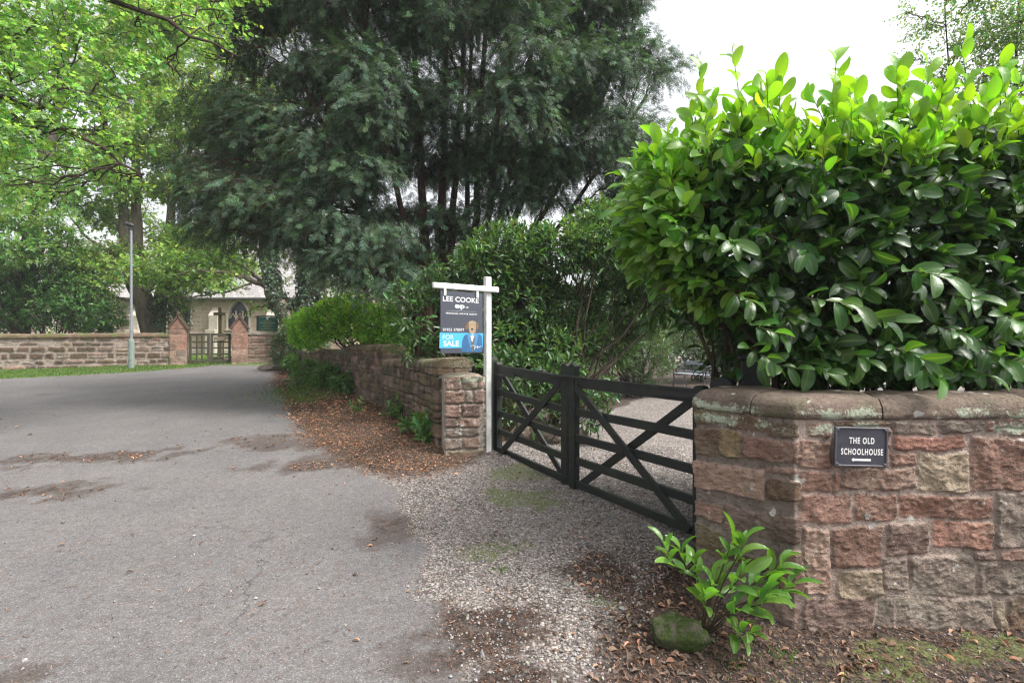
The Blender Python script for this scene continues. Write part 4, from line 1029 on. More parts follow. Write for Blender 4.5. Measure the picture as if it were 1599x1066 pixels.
def twig_leaves(acc, wood, p0, tdir, L, K, T, size, wr_, base, spread=55, up=.8, out=None, outw=.4, droop=.1, var=.2, hue=.12, twr=0.0, tipbias=0.0, bend=0.0, tip_col=None, tip_frac=0.0, szv=.24, nj=.35):
    """K leaves on every twig starting at p0 along tdir with length L"""
    N = len(p0); tdir = nrm(tdir); L = np.broadcast_to(L, (N,))
    t_ = (np.arange(K) + .5) / K; t_ = t_ ** (1 / (1 + tipbias)); t_ = np.tile(t_, (N, 1)) + rng.normal(0, .03, (N, K))
    pos = p0[:, None] + tdir[:, None] * (L[:, None] * t_)[..., None]; pos[..., 2] -= bend * (L[:, None] * t_ ** 2)
    d2 = np.repeat(tdir[:, None], K, 1); 
    a_ = np.cross(d2, np.array([0, 0, 1.0])); a_ = nrm(a_ + 1e-3); b_ = np.cross(a_, d2)
    phi = np.arange(K)[None] * 2.4 + rng.uniform(0, 6.28, (N, 1)) + rng.normal(0, .3, (N, K))
    rad = a_ * np.cos(phi)[..., None] + b_ * np.sin(phi)[..., None]
    sp = R(spread) * (1 - .55 * t_); ld = d2 * np.cos(sp)[..., None] + rad * np.sin(sp)[..., None]; ld[..., 2] -= droop
    ld = nrm(ld + rng.normal(0, .12, ld.shape))
    nn = np.zeros_like(ld); nn[..., 2] = up
    if out is not None: nn += out[:, None] * outw
    nn += rng.normal(0, nj, nn.shape)
    M_ = N * K; sz = size * np.clip(np.exp(rng.normal(-.03, szv, M_)), .55, 1.28)
    cols = leaf_cols(M_, base, var, hue)
    if tip_col is not None:
        m_ = (rng.random((N, 1)) < tip_frac) & (t_ > .35); m_ = m_.ravel(); cols[m_] = leaf_cols(m_.sum(), tip_col, var * .7, hue)
    acc.inst(T[0], T[1], pos.reshape(-1, 3), ld.reshape(-1, 3), nn.reshape(-1, 3), sz, cols, wsc=sz * wr_)
    if wood is not None and twr > 0:
        sticks(wood, p0, p0 + tdir * L[:, None] - np.array([0, 0, 1.0]) * (bend * L)[:, None], twr)
def limb(acc, p0, p1, r0, r1, sag=0.0, n=7, seg=7, wob=.1, jit=.04):
    p0, p1 = np.array(p0, float), np.array(p1, float); t_ = np.linspace(0, 1, n)[:, None]; L = np.linalg.norm(p1 - p0)
    P = p0 + (p1 - p0) * t_; P[:, 2] += sag * L * np.sin(np.pi * t_[:, 0]); P[1:-1] += rng.normal(0, jit * L * .5, (n - 2, 3))
    acc.tube(P, np.linspace(r0, r1, n), seg, wob=wob); return P
def clump_pts(c, r, n, shell=.5):
    d_ = rsph(n); rr = shell + (1 - shell) * rng.random(n) ** .6
    return np.array(c) + d_ * np.array(r) * rr[:, None], d_

BARK = bark_mat('grey_bark', (.08, .068, .052), (.22, .185, .145)); BARKD = bark_mat('dark_bark', (.022, .016, .013), (.075, .055, .042)); BARKR = bark_mat('yew_bark', (.035, .020, .015), (.12, .070, .050))
TWIG = plain('twig_bark', (.07, .055, .035), .85, .2, .3)
LM_LAUREL = leaf_mat('laurel_leaf', .34, .38, (1.9, 2.0, .6), .55, mid=.55, midcol=(.20, .30, .08), bumps=60)
LM_TREE = leaf_mat('deciduous_leaf', .45, .52, (1.7, 1.75, .75), .45)
LM_SHRUB = leaf_mat('shrub_leaf', .35, .32, (1.5, 1.6, .55), .5, mid=.4, midcol=(.16, .22, .07))
LM_YEW = leaf_mat('yew_needles', .6, .22, (1.3, 1.5, .6), .25)

# ---------------- big laurel hedge
def hedge():
    t = thing('laurel_hedge', (2.7, 3.75, .05), 'large glossy laurel hedge growing over the near wall, lime green on top', 'hedge')
    wood, lv, yl = Acc(), Acc(), Acc()
    # stems
    tips = []
    for i in range(26):
        x = rng.uniform(1.75, 4.7); y = rng.uniform(3.7, 4.3); b = np.array([x, y, 0.0])
        for j in range(3):
            e = np.array([x + rng.normal(0, .55), max(3.45, y + rng.normal(-.05, .3)), rng.uniform(1.7, 2.8)]); P = limb(wood, b, e, .024, .009, .03, 8, 6); tips.append(P)
    for e in ((1.25, 3.5, 2.1), (1.05, 3.6, 2.35), (1.35, 3.6, 2.7), (1.0, 3.5, 1.9), (1.4, 3.2, 1.75), (.95, 3.8, 2.2), (1.5, 3.3, 2.5)):
        P = limb(wood, (2.05, 3.85, 1.55), e, .03, .008, .06, 8, 6); tips.append(P)
    TL = T_laurel()
    # closed shape of the hedge: rounded box profile
    def top(x): return np.interp(x, [.95, 1.2, 1.6, 2.2, 2.6, 3.3, 5], [2.62, 2.9, 2.98, 2.88, 2.96, 3.0, 3.06])
    def front(x, z): return 3.02 + .25 * np.exp(-((z - 1.3) / .25) ** 2) * 0 + np.interp(x, [.9, 1.15, 1.6], [.55, .25, 0]) + np.interp(z, [2.5, 3.1], [0, .35])
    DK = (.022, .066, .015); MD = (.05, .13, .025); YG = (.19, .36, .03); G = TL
    # front face shoots
    n_ = 740
    x = rng.uniform(1.0, 4.9, n_); z = rng.uniform(1.32, 2.9, n_)
    left = np.interp(z, [1.3, 1.6, 2.0, 2.4, 2.9], [1.95, 1.62, 1.15, 1.05, 1.2]); x = np.maximum(x, left + rng.random(n_) * .3)
    z = np.minimum(z, top(x) - .05)
    y = front(x, z) + rng.uniform(-.02, .42, n_)
    # thinner patch of leaves in the lower middle, where the bare stems show
    hole = np.exp(-(((x - 1.85) / .42) ** 2 + ((z - 1.72) / .24) ** 2)) + .8 * np.exp(-(((x - 2.45) / .3) ** 2 + ((z - 2.02) / .16) ** 2))
    keep = rng.random(n_) > hole * .93; x, y, z = x[keep], y[keep], z[keep]; n_ = len(x)
    p = np.c_[x, y, z]; out = nrm(np.c_[rng.normal(0, .5, n_) - .25 * (x < 1.4), -np.ones(n_), rng.normal(.15, .5, n_)])
    td = nrm(out + [0, 0, .15] + rng.normal(0, .25, (n_, 3)))
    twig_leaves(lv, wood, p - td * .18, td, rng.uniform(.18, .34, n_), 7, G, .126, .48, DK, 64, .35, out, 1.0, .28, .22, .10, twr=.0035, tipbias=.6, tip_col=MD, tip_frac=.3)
    # sprays nodding down over the coping
    for (px, py, d_) in ((1200, 560, 2.85), (1215, 520, 2.8), (1440, 560, 2.8), (1460, 585, 2.75), (1350, 560, 2.9), (1500, 520, 2.85), (1570, 560, 2.85), (1290, 580, 2.9), (1240, 575, 2.95), (1540, 585, 2.9), (1385, 500, 2.85), (1330, 475, 2.8), (1470, 430, 2.75), (1150, 380, 2.85), (1520, 470, 2.8), (1590, 500, 2.8), (1175, 470, 2.9)):
        e = at(px, py, d_); td = nrm(np.array([[rng.normal(0, .4), -.9, -.25]])); twig_leaves(lv, wood, e[None] - td * .25, td, np.array([.28]), 8, G, .132, .45, MD, 60, .35, np.array([[0, -1.0, .2]]), .9, .3, .15, .08, twr=.0035)
    # inside filling so that the inner hedge is dense
    n_ = 1250; x = rng.uniform(1.2, 5, n_); z = rng.uniform(1.3, 2.75, n_); x = np.maximum(x, np.interp(z, [1.3, 1.6, 2.0], [2.1, 1.8, 1.35])); p = np.c_[x, rng.uniform(3.5, 5.0, n_), z]; td = rsph(n_) + [0, -.3, .3]
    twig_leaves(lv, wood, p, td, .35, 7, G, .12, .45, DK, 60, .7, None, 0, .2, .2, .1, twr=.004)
    # left end over the gate
    n_ = 210; zz = rng.uniform(1.72, 2.8, n_); xx = np.interp(zz, [1.5, 1.8, 2.2, 2.6, 2.8], [1.75, 1.42, .97, .93, 1.0]) + rng.uniform(0, .3, n_); p = np.c_[xx, rng.uniform(3.2, 4.1, n_), zz]
    out = nrm(np.c_[-np.ones(n_), rng.normal(-.4, .4, n_), rng.normal(.2, .4, n_)]); td = nrm(out + rng.normal(0, .25, (n_, 3)))
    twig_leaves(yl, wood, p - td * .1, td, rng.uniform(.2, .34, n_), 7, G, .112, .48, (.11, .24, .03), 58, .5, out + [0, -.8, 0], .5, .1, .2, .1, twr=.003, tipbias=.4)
    # top: upright young shoots
    n_ = 640; x = rng.uniform(1.0, 5, n_); y = rng.uniform(3.0, 4.6, n_); zt_ = top(x) - .12 * ((y - 3.7) / .7) ** 2 + rng.uniform(-.35, .02, n_)
    p = np.c_[x, y, zt_]; td = nrm(np.c_[rng.normal(0, .35, n_), rng.normal(-.08, .35, n_), np.ones(n_)])
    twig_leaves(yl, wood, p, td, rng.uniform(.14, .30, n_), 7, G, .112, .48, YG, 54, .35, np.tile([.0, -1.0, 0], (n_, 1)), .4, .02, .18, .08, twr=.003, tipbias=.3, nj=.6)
    # a few tall shoots standing clear of the top
    for (x, y, z0_, L) in ((1.44, 3.2, 2.95, .48), (1.22, 3.3, 2.95, .34), (2.0, 3.2, 2.98, .3), (2.12, 3.3, 2.98, .28), (2.95, 3.3, 3.1, .4), (2.6, 3.2, 2.98, .3), (3.05, 3.2, 3.0, .3), (2.45, 3.25, 3.0, .25), (.98, 3.4, 2.6, .3), (1.02, 3.3, 2.35, .3), (1.7, 3.25, 2.95, .25)):
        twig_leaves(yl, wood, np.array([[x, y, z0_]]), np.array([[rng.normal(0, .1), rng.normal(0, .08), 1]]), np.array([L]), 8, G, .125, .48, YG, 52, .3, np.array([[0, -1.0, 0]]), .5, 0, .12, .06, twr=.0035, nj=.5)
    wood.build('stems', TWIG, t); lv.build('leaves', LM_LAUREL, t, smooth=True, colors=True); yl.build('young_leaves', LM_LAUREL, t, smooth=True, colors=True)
hedge()

# ---------------- small laurel at the pillar foot
def small_laurel():
    x, y = .97, 2.72; g = gz1(x, y)
    t = thing('laurel_seedling', (x, y, g), 'small bright laurel bush at the foot of the near wall beside the mossy rock', 'shrub')
    wood, lv = Acc(), Acc(); TL = T_laurel(7, .12, .14)
    base = np.array([x + .05, y, g - .01])
    tipsz = [at(1150, 850, 2.66), at(1170, 850, 2.6), at(1225, 880, 2.6), at(1240, 915, 2.55), at(1195, 905, 2.62), at(1075, 865, 2.75), at(1050, 855, 2.72), at(1095, 880, 2.68), at(1120, 905, 2.6), at(1165, 900, 2.5), at(1175, 985, 2.42), at(1160, 955, 2.45), at(1205, 925, 2.5), at(1110, 930, 2.5), at(1140, 900, 2.8), at(1200, 940, 2.45)]
    for e in tipsz:
        e = e - np.array([.03, 0, .01])
        m_ = base * .5 + e * .5 + [0, 0, .04]; P = [base + rng.normal(0, .01, 3), m_, e]; wood.tube(P, [.005, .004, .0025], 6)
        td = nrm((e - m_)[None]) ; td = nrm(td + [0, 0, .25])
        twig_leaves(lv, None, (e - td[0] * .12)[None], td, np.array([.17]), 7, TL, .118, .37, (.10, .215, .04), 48, .85, None, 0, .08, .15, .07)
    wood.build('stems', TWIG, t); lv.build('leaves', LM_LAUREL, t, smooth=True, colors=True)
small_laurel()

# ---------------- mossy rock
def rock(name, c, r, label, mat, seed, cat='rock', group=None, flat=.75):
    n1, n2 = 28, 40; V = []
    th = np.linspace(0, math.pi, n1); ph = np.linspace(0, 2 * np.pi, n2, endpoint=False)
    D = np.array([[math.sin(a_) * math.cos(b_), math.sin(a_) * math.sin(b_), math.cos(a_)] for a_ in th for b_ in ph])
    rr = 1 + (fbm(D, 1.4, 4, seed) - .5) * 1.2 + (fbm(D, 4, 5, seed + 3) - .5) * .35
    # planar cuts give it facets
    rs = np.random.default_rng(seed)
    for q in range(12):
        n_ = nrm(rs.normal(size=(1, 3)))[0]; dd = D @ n_; rr = np.minimum(rr, np.where(dd > .15, .74 / np.maximum(dd, .15), 9))
    V = D * rr[:, None] * np.array(r) + np.array(c)
    idx = np.arange(n1 * n2).reshape(n1, n2); nx = np.roll(idx, -1, 1)
    F = np.stack([idx[:-1], idx[1:], nx[1:], nx[:-1]], -1).reshape(-1, 4)
    a = Acc(); a.add(V, F, (*PAL['grey'], 0)); o = a.build(name, mat, smooth=True, colors=True); tag(o, label, cat, group); return o
k = M('mossy_rock'); geo = k.n('NewGeometry'); uz_ = k.n('SeparateXYZ', {0: geo.outputs['Normal']}).outputs[2]
f = k.math('ADD', k.noise(14, 5, .7), .08)
c = k.mix(k.ramp(f, [(.46, 0.0), (.60, 1.0)]), k.ramp(k.noise(25, 4, .6), [(.3, (.05, .042, .035)), (.7, (.13, .11, .095))]), k.ramp(k.noise(60, 3, .7), [(.3, (.018, .03, .008)), (.7, (.06, .085, .02))]))
MOSSROCK = k.pbr(c, .95, k.bump(k.noise(60, 5, .7), .01, .9), .2)
rock('mossy_rock', (.835, 2.62, gz1(.835, 2.62) + .035), (.15, .11, .09), 'green mossy boulder in the dead leaves in front of the small laurel', MOSSROCK, 5)
rock('paving_block', (-8.0, 17.0, gz1(-8.0, 17.0) + .08), (.35, .25, .14), 'grey stone block at the far end of the verge', MT['stone_far'], 9)
rk = [(.15, 7.0, .22, 'pale rounded rockery stone at the foot of the shrub, behind the gate hinge'), (.52, 6.95, .2, 'rockery stone lying in the middle of the row behind the gate'), (.88, 7.1, .23, 'rockery stone at the gravel end of the row behind the gate'), (.35, 7.15, .2, 'upper rockery stone resting on the row behind the gate')]
for i, (x, y, r, lb) in enumerate(rk):
    rock('rockery_stone', (x, y, gz1(x, y) + (.08 if i < 3 else .30)), (r, r * .8, r * .75), lb, MT['stone_near'], 20 + i, group='rockery stones behind the gate')

# ---------------- generic clump shrub
def shrub(name, loc, clumps, label, cat, base, T, size, wr_, tw, K, L, mat=LM_SHRUB, woodm=BARKD, stems=6, spread=60, up=.8, outw=.4, droop=.1, var=.25, hue=.12, group=None, upb=.4, twr=.004, stem_r=.03, shell=.55, tip_col=None, tip_frac=0.0, tiprad=None, core=.25, bare=0):
    t = thing(name, loc, label, cat, group); wood, lv = Acc(), Acc(); loc = np.array(loc, float)
    for c_, r_ in clumps:
        c_ = np.array(c_, float); r_ = np.array(r_ if np.ndim(r_) else (r_,) * 3, float)
        vol = np.prod(r_) ** (2 / 3); n_ = max(6, int(tw * vol)); p, dd = clump_pts(c_, r_, n_, shell)
        ok = p[:, 2] > ground_z(p[:, 0], p[:, 1]) + .02; p, dd = p[ok], dd[ok]; n_ = len(p)
        if n_ == 0: continue
        td = nrm(dd + [0, 0, upb] + rng.normal(0, .45, (n_, 3)))
        twig_leaves(lv, wood, p - td * L * .5, td, L * rng.uniform(.7, 1.2, n_), K, T, size, wr_, base, spread, up, dd, outw, droop, var, hue, twr=twr, tip_col=tip_col, tip_frac=tip_frac)
        for j in range(stems):
            e = c_ + rsph(1)[0] * r_ * .8; b0 = loc + [rng.normal(0, .15), rng.normal(0, .15), 0]; limb(wood, b0, e, stem_r, stem_r * .25, .05, 7, 5)
    for j in range(bare):
        c_, r_ = clumps[j % len(clumps)]; e = np.array(c_) + rsph(1)[0] * np.array(r_) * 1.0; limb(wood, np.array(c_) * .6 + loc * .4, e, .012, .003, .08, 8, 4, jit=.1)
    wood.build('branches', woodm, t); lv.build('foliage', mat, t, smooth=False, colors=True); return t
TS, TQ, TM, TY = T_simple(), T_quad(), T_maple(), T_yew(); TLS = T_laurel(3, .1, .15)

# rhododendron behind the gate
shrub('rhododendron', (.7, 8.3, .15), [(at(800, 395, 8.2), (.7, .6, .45)), (at(880, 390, 8.3), (.7, .6, .4)), (at(950, 380, 8.4), (.7, .6, .5)), (at(1010, 410, 8.6), (.65, .6, .5)), (at(760, 420, 8.0), (.5, .5, .45)),
      (at(800, 470, 8.2), (.5, .55, .45)), (at(780, 540, 8.1), (.5, .6, .55)), (at(860, 560, 8.3), (.5, .6, .5)), (at(1040, 440, 8.9), (.5, .5, .5)), (at(940, 345, 8.8), (.5, .45, .35)), (at(860, 480, 8.8), (.6, .5, .4)), (at(960, 470, 9.0), (.6, .5, .4)), (at(1000, 495, 9.2), (.45, .5, .35)), (at(830, 520, 8.6), (.5, .4, .4)), (at(900, 530, 8.8), (.5, .4, .4)), (at(960, 540, 9.3), (.45, .4, .35)), (at(820, 450, 9.0), (.6, .5, .4))],
      'broad rhododendron with narrow leaves and bare inner branches behind the gate', 'shrub', (.075, .145, .05), TLS, .125, .33, 820, 7, .2, stems=2, up=.85, outw=.35, upb=.5, tip_col=(.10, .20, .05), tip_frac=.35, bare=16)
shrub('laurel_shrub', (.6, 6.95, .15), [(at(830, 640, 7.1), (.45, .35, .3)), (at(910, 640, 7.0), (.35, .3, .28)), (at(950, 620, 7.2), (.25, .25, .2)), (at(800, 590, 7.3), (.4, .3, .35)), (at(870, 590, 7.4), (.4, .3, .3))],
      'low laurel shrub spilling over the rockery stones behind the gate', 'shrub', (.05, .11, .035), TLS, .12, .36, 420, 6, .18, stems=3, stem_r=.012)
# laurel behind the sale board
shrub('laurel_shrub', (-.55, 8.1, .3), [(at(640, 500, 7.6), (.25, .3, .3)), (at(690, 425, 7.7), (.25, .25, .2)), (at(640, 465, 7.6), (.35, .3, .15)), (at(680, 450, 7.9), (.3, .3, .3)), (at(720, 460, 7.8), (.35, .3, .3)), (at(715, 540, 7.5), (.5, .35, .35)), (at(660, 548, 7.8), (.4, .35, .2)), (at(760, 480, 7.9), (.4, .3, .4)), (at(760, 590, 7.4), (.35, .3, .3))],
      'loose laurel with drooping leaves behind the for sale board', 'shrub', (.05, .11, .035), TLS, .13, .33, 300, 6, .22, stems=3, tip_col=(.09, .19, .05), tip_frac=.3, stem_r=.02)
# bright bush behind the far wall run
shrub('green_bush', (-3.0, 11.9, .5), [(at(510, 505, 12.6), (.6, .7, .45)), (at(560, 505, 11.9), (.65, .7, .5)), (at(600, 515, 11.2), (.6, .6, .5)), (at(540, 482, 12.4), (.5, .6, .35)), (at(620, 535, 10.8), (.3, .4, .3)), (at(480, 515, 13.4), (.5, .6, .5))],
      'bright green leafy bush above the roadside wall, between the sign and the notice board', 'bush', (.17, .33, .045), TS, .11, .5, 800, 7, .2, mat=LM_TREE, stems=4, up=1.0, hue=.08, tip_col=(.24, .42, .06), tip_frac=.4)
# ivy heap at the far end of the roadside wall
shrub('ivy_mound', (-7.2, 17.4, .6), [(at(455, 545, 17.2), (.7, .6, .75)), (at(480, 545, 16.4), (.6, .6, .7)), (at(470, 520, 17.0), (.7, .6, .5)), (at(500, 552, 14.9), (.3, .4, .35))],
      'grey green ivy mound over the far end of the roadside wall', 'ivy', (.085, .13, .07), TS, .10, .6, 560, 7, .18, stems=3, upb=.1)
# sprouting plants at the foot of the wall
for (px, py, d_, r_, lb, sc_) in ((455, 566, 15.8, .28, 'leafy seedling clump at the far end of the leaf littered verge', 1), (478, 585, 13.2, .36, 'larger leafy seedling clump on the verge below the bright bush', 1), (510, 600, 11.9, .38, 'middle leafy seedling clump against the foot of the roadside wall', 1), (537, 606, 11.2, .25, 'small leafy seedling clump nearest the dark wall on the verge', 1),
        (462, 605, 12.3, .2, 'low yellow green weed patch on the verge by the road', .6), (624, 655, 8.3, .20, 'dark little seedling in the litter at the foot of the mossy wall', .8), (668, 680, 6.75, .19, 'glossy laurel seedling in the litter beside the stone pier', 1.1), (648, 668, 7.1, .15, 'second glossy seedling just left of the one by the stone pier', 1), (560, 655, 8.6, .12, 'tiny weed in the brown needles halfway along the verge', .6)):
    q = at(px, py, d_); gg = gz1(q[0], q[1]); q[2] = max(q[2], gg + r_ * .7)
    shrub('seedling', (q[0], q[1], gg), [(q, (r_, r_, r_ * .75))], lb, 'plant', (.085, .19, .04), TLS if d_ < 9 else TS, .11 * sc_, .5, 1100 if d_ > 9 else 900, 6, .16, mat=LM_SHRUB, stems=3, stem_r=.006, twr=.002, group='seedlings along the verge')

# shrubs beyond the drive
shrub('evergreen_shrub', (3.2, 13.6, .12), [(at(930, 545, 12.2), (.9, .8, .7)), (at(990, 530, 13.5), (1.0, .9, .9)), (at(960, 490, 13.8), (1.1, .9, .8)), (at(1010, 570, 13.6), (.7, .6, .55)), (at(900, 500, 13.0), (.9, .8, .8)), (at(1040, 500, 15.0), (1.1, .9, .8)), (at(890, 575, 11.6), (.6, .6, .5))],
      'dense evergreen shrub rounding over the gravel, left of the bench', 'shrub', (.085, .14, .065), TS, .12, .36, 360, 7, .24, stems=3)
shrub('evergreen_shrub', (6.8, 18.6, .12), [(at(1060, 540, 18), (1.2, .9, 1.0)), (at(1110, 540, 18.4), (1.2, .9, 1.0)), (at(1090, 490, 19), (1.8, 1, 1.1)), (at(1150, 520, 19), (1.2, 1, 1.3)), (at(1180, 480, 19.5), (1.5, 1, 1.5)), (at(1250, 500, 19.5), (1.9, 1, 2))],
      'dark spreading evergreen shrub directly behind the bench', 'shrub', (.07, .115, .05), TS, .14, .38, 260, 7, .28, stems=3)
shrub('evergreen_shrub', (1.8, 16, .4), [(at(860, 500, 15), (1.2, .9, 1.3)), (at(800, 500, 14), (1.2, .9, 1.3)), (at(740, 520, 13), (1.1, .8, .9)), (at(690, 535, 12.5), (.9, .8, .6)), (at(960, 450, 17), (1.4, 1, 1.2)), (at(1050, 450, 18), (1.4, 1, 1.0))],
      'tall dark evergreen screen deep in the garden behind the rhododendron', 'shrub', (.055, .095, .042), TS, .15, .36, 330, 7, .28, stems=3)

# dark laurels behind the churchyard wall, left
shrub('cherry_laurel', (-17.6, 19.6, .7), [(at(20, 470, 20), (1.6, 1.0, 1.2)), (at(80, 470, 19.7), (1.5, 1.0, 1.1)), (at(140, 490, 20), (1.1, .9, .75)), (at(110, 445, 20.3), (1.4, 1, 1.0)), (at(50, 425, 20.5), (1.6, 1, 1.0)), (at(-10, 420, 20), (1.5, 1, 1.4)), (at(165, 500, 20.1), (.7, .6, .5)), (at(-60, 470, 19.6), (1.6, 1, 1.4)), (at(85, 535, 18.9), (.25, .3, .5))],
      'dark green laurel thicket hanging over the left churchyard wall', 'shrub', (.058, .15, .035), TS, .19, .36, 175, 8, .34, stems=4, tip_col=(.09, .2, .045), tip_frac=.4, outw=.5)

# ---------------- trees
def tree(name, loc, label, trunks, clumps, leafT, size, wr_, base, tw, K, L, mat, bark, crown_name='crown', **kw):
    t = thing(name, loc, label, 'tree', kw.get('group')); loc = np.array(loc, float); wood, lv = Acc(), Acc(); paths = []
    for pts, r0, r1 in trunks:
        pts = np.array(pts, float); s_ = np.linspace(0, 1, len(pts)); n_ = max(6, len(pts) * 4); f_ = np.linspace(0, 1, n_)
        P = np.c_[[np.interp(f_, s_, pts[:, i]) for i in range(3)]].T
        P[1:-1] = (P[:-2] + P[1:-1] * 2 + P[2:]) / 4; P[1:-1] += rng.normal(0, .02, (n_ - 2, 3))
        wood.tube(P, np.linspace(r0, r1, n_), 10, wob=.06); paths.append((P, np.linspace(r0, r1, n_)))
    AP = np.concatenate([p for p, _ in paths]); AR = np.concatenate([r for _, r in paths])
    for c_, r_ in clumps:
        c_ = np.array(c_, float); r_ = np.array(r_ if np.ndim(r_) else (r_,) * 3, float)
        dd = np.linalg.norm(AP - c_, axis=1) + np.maximum(0, AP[:, 2] - c_[2] + .3) * 1.5; j = int(np.argmin(dd + rng.random(len(dd)) * .4)); b0 = AP[j]; rb = min(AR[j] * .55, .09) * kw.get('lr', 1)
        LP = limb(wood, b0, c_, max(rb, .012), .010, kw.get('sag', .05), 9, 6, jit=.05)
        for q in range(kw.get('sub', 5)):
            s0 = LP[rng.integers(3, 9)]; limb(wood, s0, c_ + rsph(1)[0] * r_ * .85, .010, .003, kw.get('sag', .05), 6, 4, jit=.08)
        n_ = max(6, int(tw * np.prod(r_) ** (2 / 3))); p, od = clump_pts(c_, r_, n_, kw.get('shell', .3))
        hz = nrm(np.c_[(c_ - b0)[:2], ]) if False else nrm((c_ - b0)[None])
        td = nrm(od * kw.get('ow', .8) + hz * kw.get('hw', .5) + np.array([0, 0, kw.get('upb', .1)]) + rng.normal(0, .35, (n_, 3)))
        twig_leaves(lv, wood if kw.get('twr', 0) else None, p - td * L * .4, td, L * rng.uniform(.7, 1.25, n_), K, leafT, size, wr_, base, kw.get('spread', 60), kw.get('up', .9), od, kw.get('outw', .2), kw.get('droop', .12), kw.get('var', .22), kw.get('hue', .12), twr=kw.get('twr', 0), bend=kw.get('bend', 0), tip_col=kw.get('tip_col'), tip_frac=kw.get('tip_frac', 0))
    wood.build('trunk', bark, t); lv.build(crown_name, mat, t, colors=True); return t

# overhanging sycamore, upper left, trunk out of frame
cl = []
for (px, py, d_, rx, rz_) in ((-40, 30, 6.5, .9, .7), (50, 40, 6.8, .8, .6), (130, 50, 7.2, .8, .55), (210, 40, 7.6, .75, .5), (290, 30, 8.0, .7, .4), (350, 20, 8.6, .6, .35), (330, 90, 8.4, .45, .25), (20, 120, 6.5, .8, .6), (100, 130, 6.9, .75, .55), (180, 120, 7.4, .6, .45), (30, 200, 6.6, .75, .5),
        (110, 200, 7.0, .65, .45), (170, 190, 7.4, .5, .4), (60, 260, 6.8, .6, .35), (140, 260, 7.2, .55, .3), (190, 275, 7.5, .4, .2), (10, 290, 6.5, .5, .3), (80, 310, 7.0, .4, .2), (-60, 150, 6, .9, .8), (250, 95, 7.8, .45, .3), (0, -60, 6.6, 1.0, .8), (150, -50, 7.4, 1.0, .7), (290, -50, 8.0, .9, .6), (380, -30, 8.6, .7, .5), (200, 225, 7.5, .3, .25), (60, -140, 6.8, 1.2, .9), (220, -140, 7.8, 1.2, .8)):
    cl.append((at(px, py, d_), (rx, rx, rz_)))
tree('sycamore_tree', (-10.5, 6.0, .3), 'bright green broadleaf tree with branches hanging into the top left', [([(-10.5, 6, .2), (-10.2, 6.1, 3), (-9.4, 6.5, 6.0), (-8.5, 7, 9.5)], .38, .16), ([(-9.9, 6.2, 4.4), (-7.6, 6.7, 6.4), (-5.6, 7.2, 6.4), (-4.2, 7.8, 5.9)], .09, .012), ([(-10.1, 6.1, 4.0), (-7.8, 6.2, 5.2), (-6.3, 6.8, 4.6), (-5.2, 7.2, 3.9)], .08, .012)],
     cl, TM, .070, .95, (.22, .38, .12), 118, 8, .34, LM_TREE, BARKD, sag=-.04, lr=.45, upb=-.05, up=1.0, droop=.25, outw=.15, var=.25, hue=.1, sub=6, twr=.003, shell=.1)

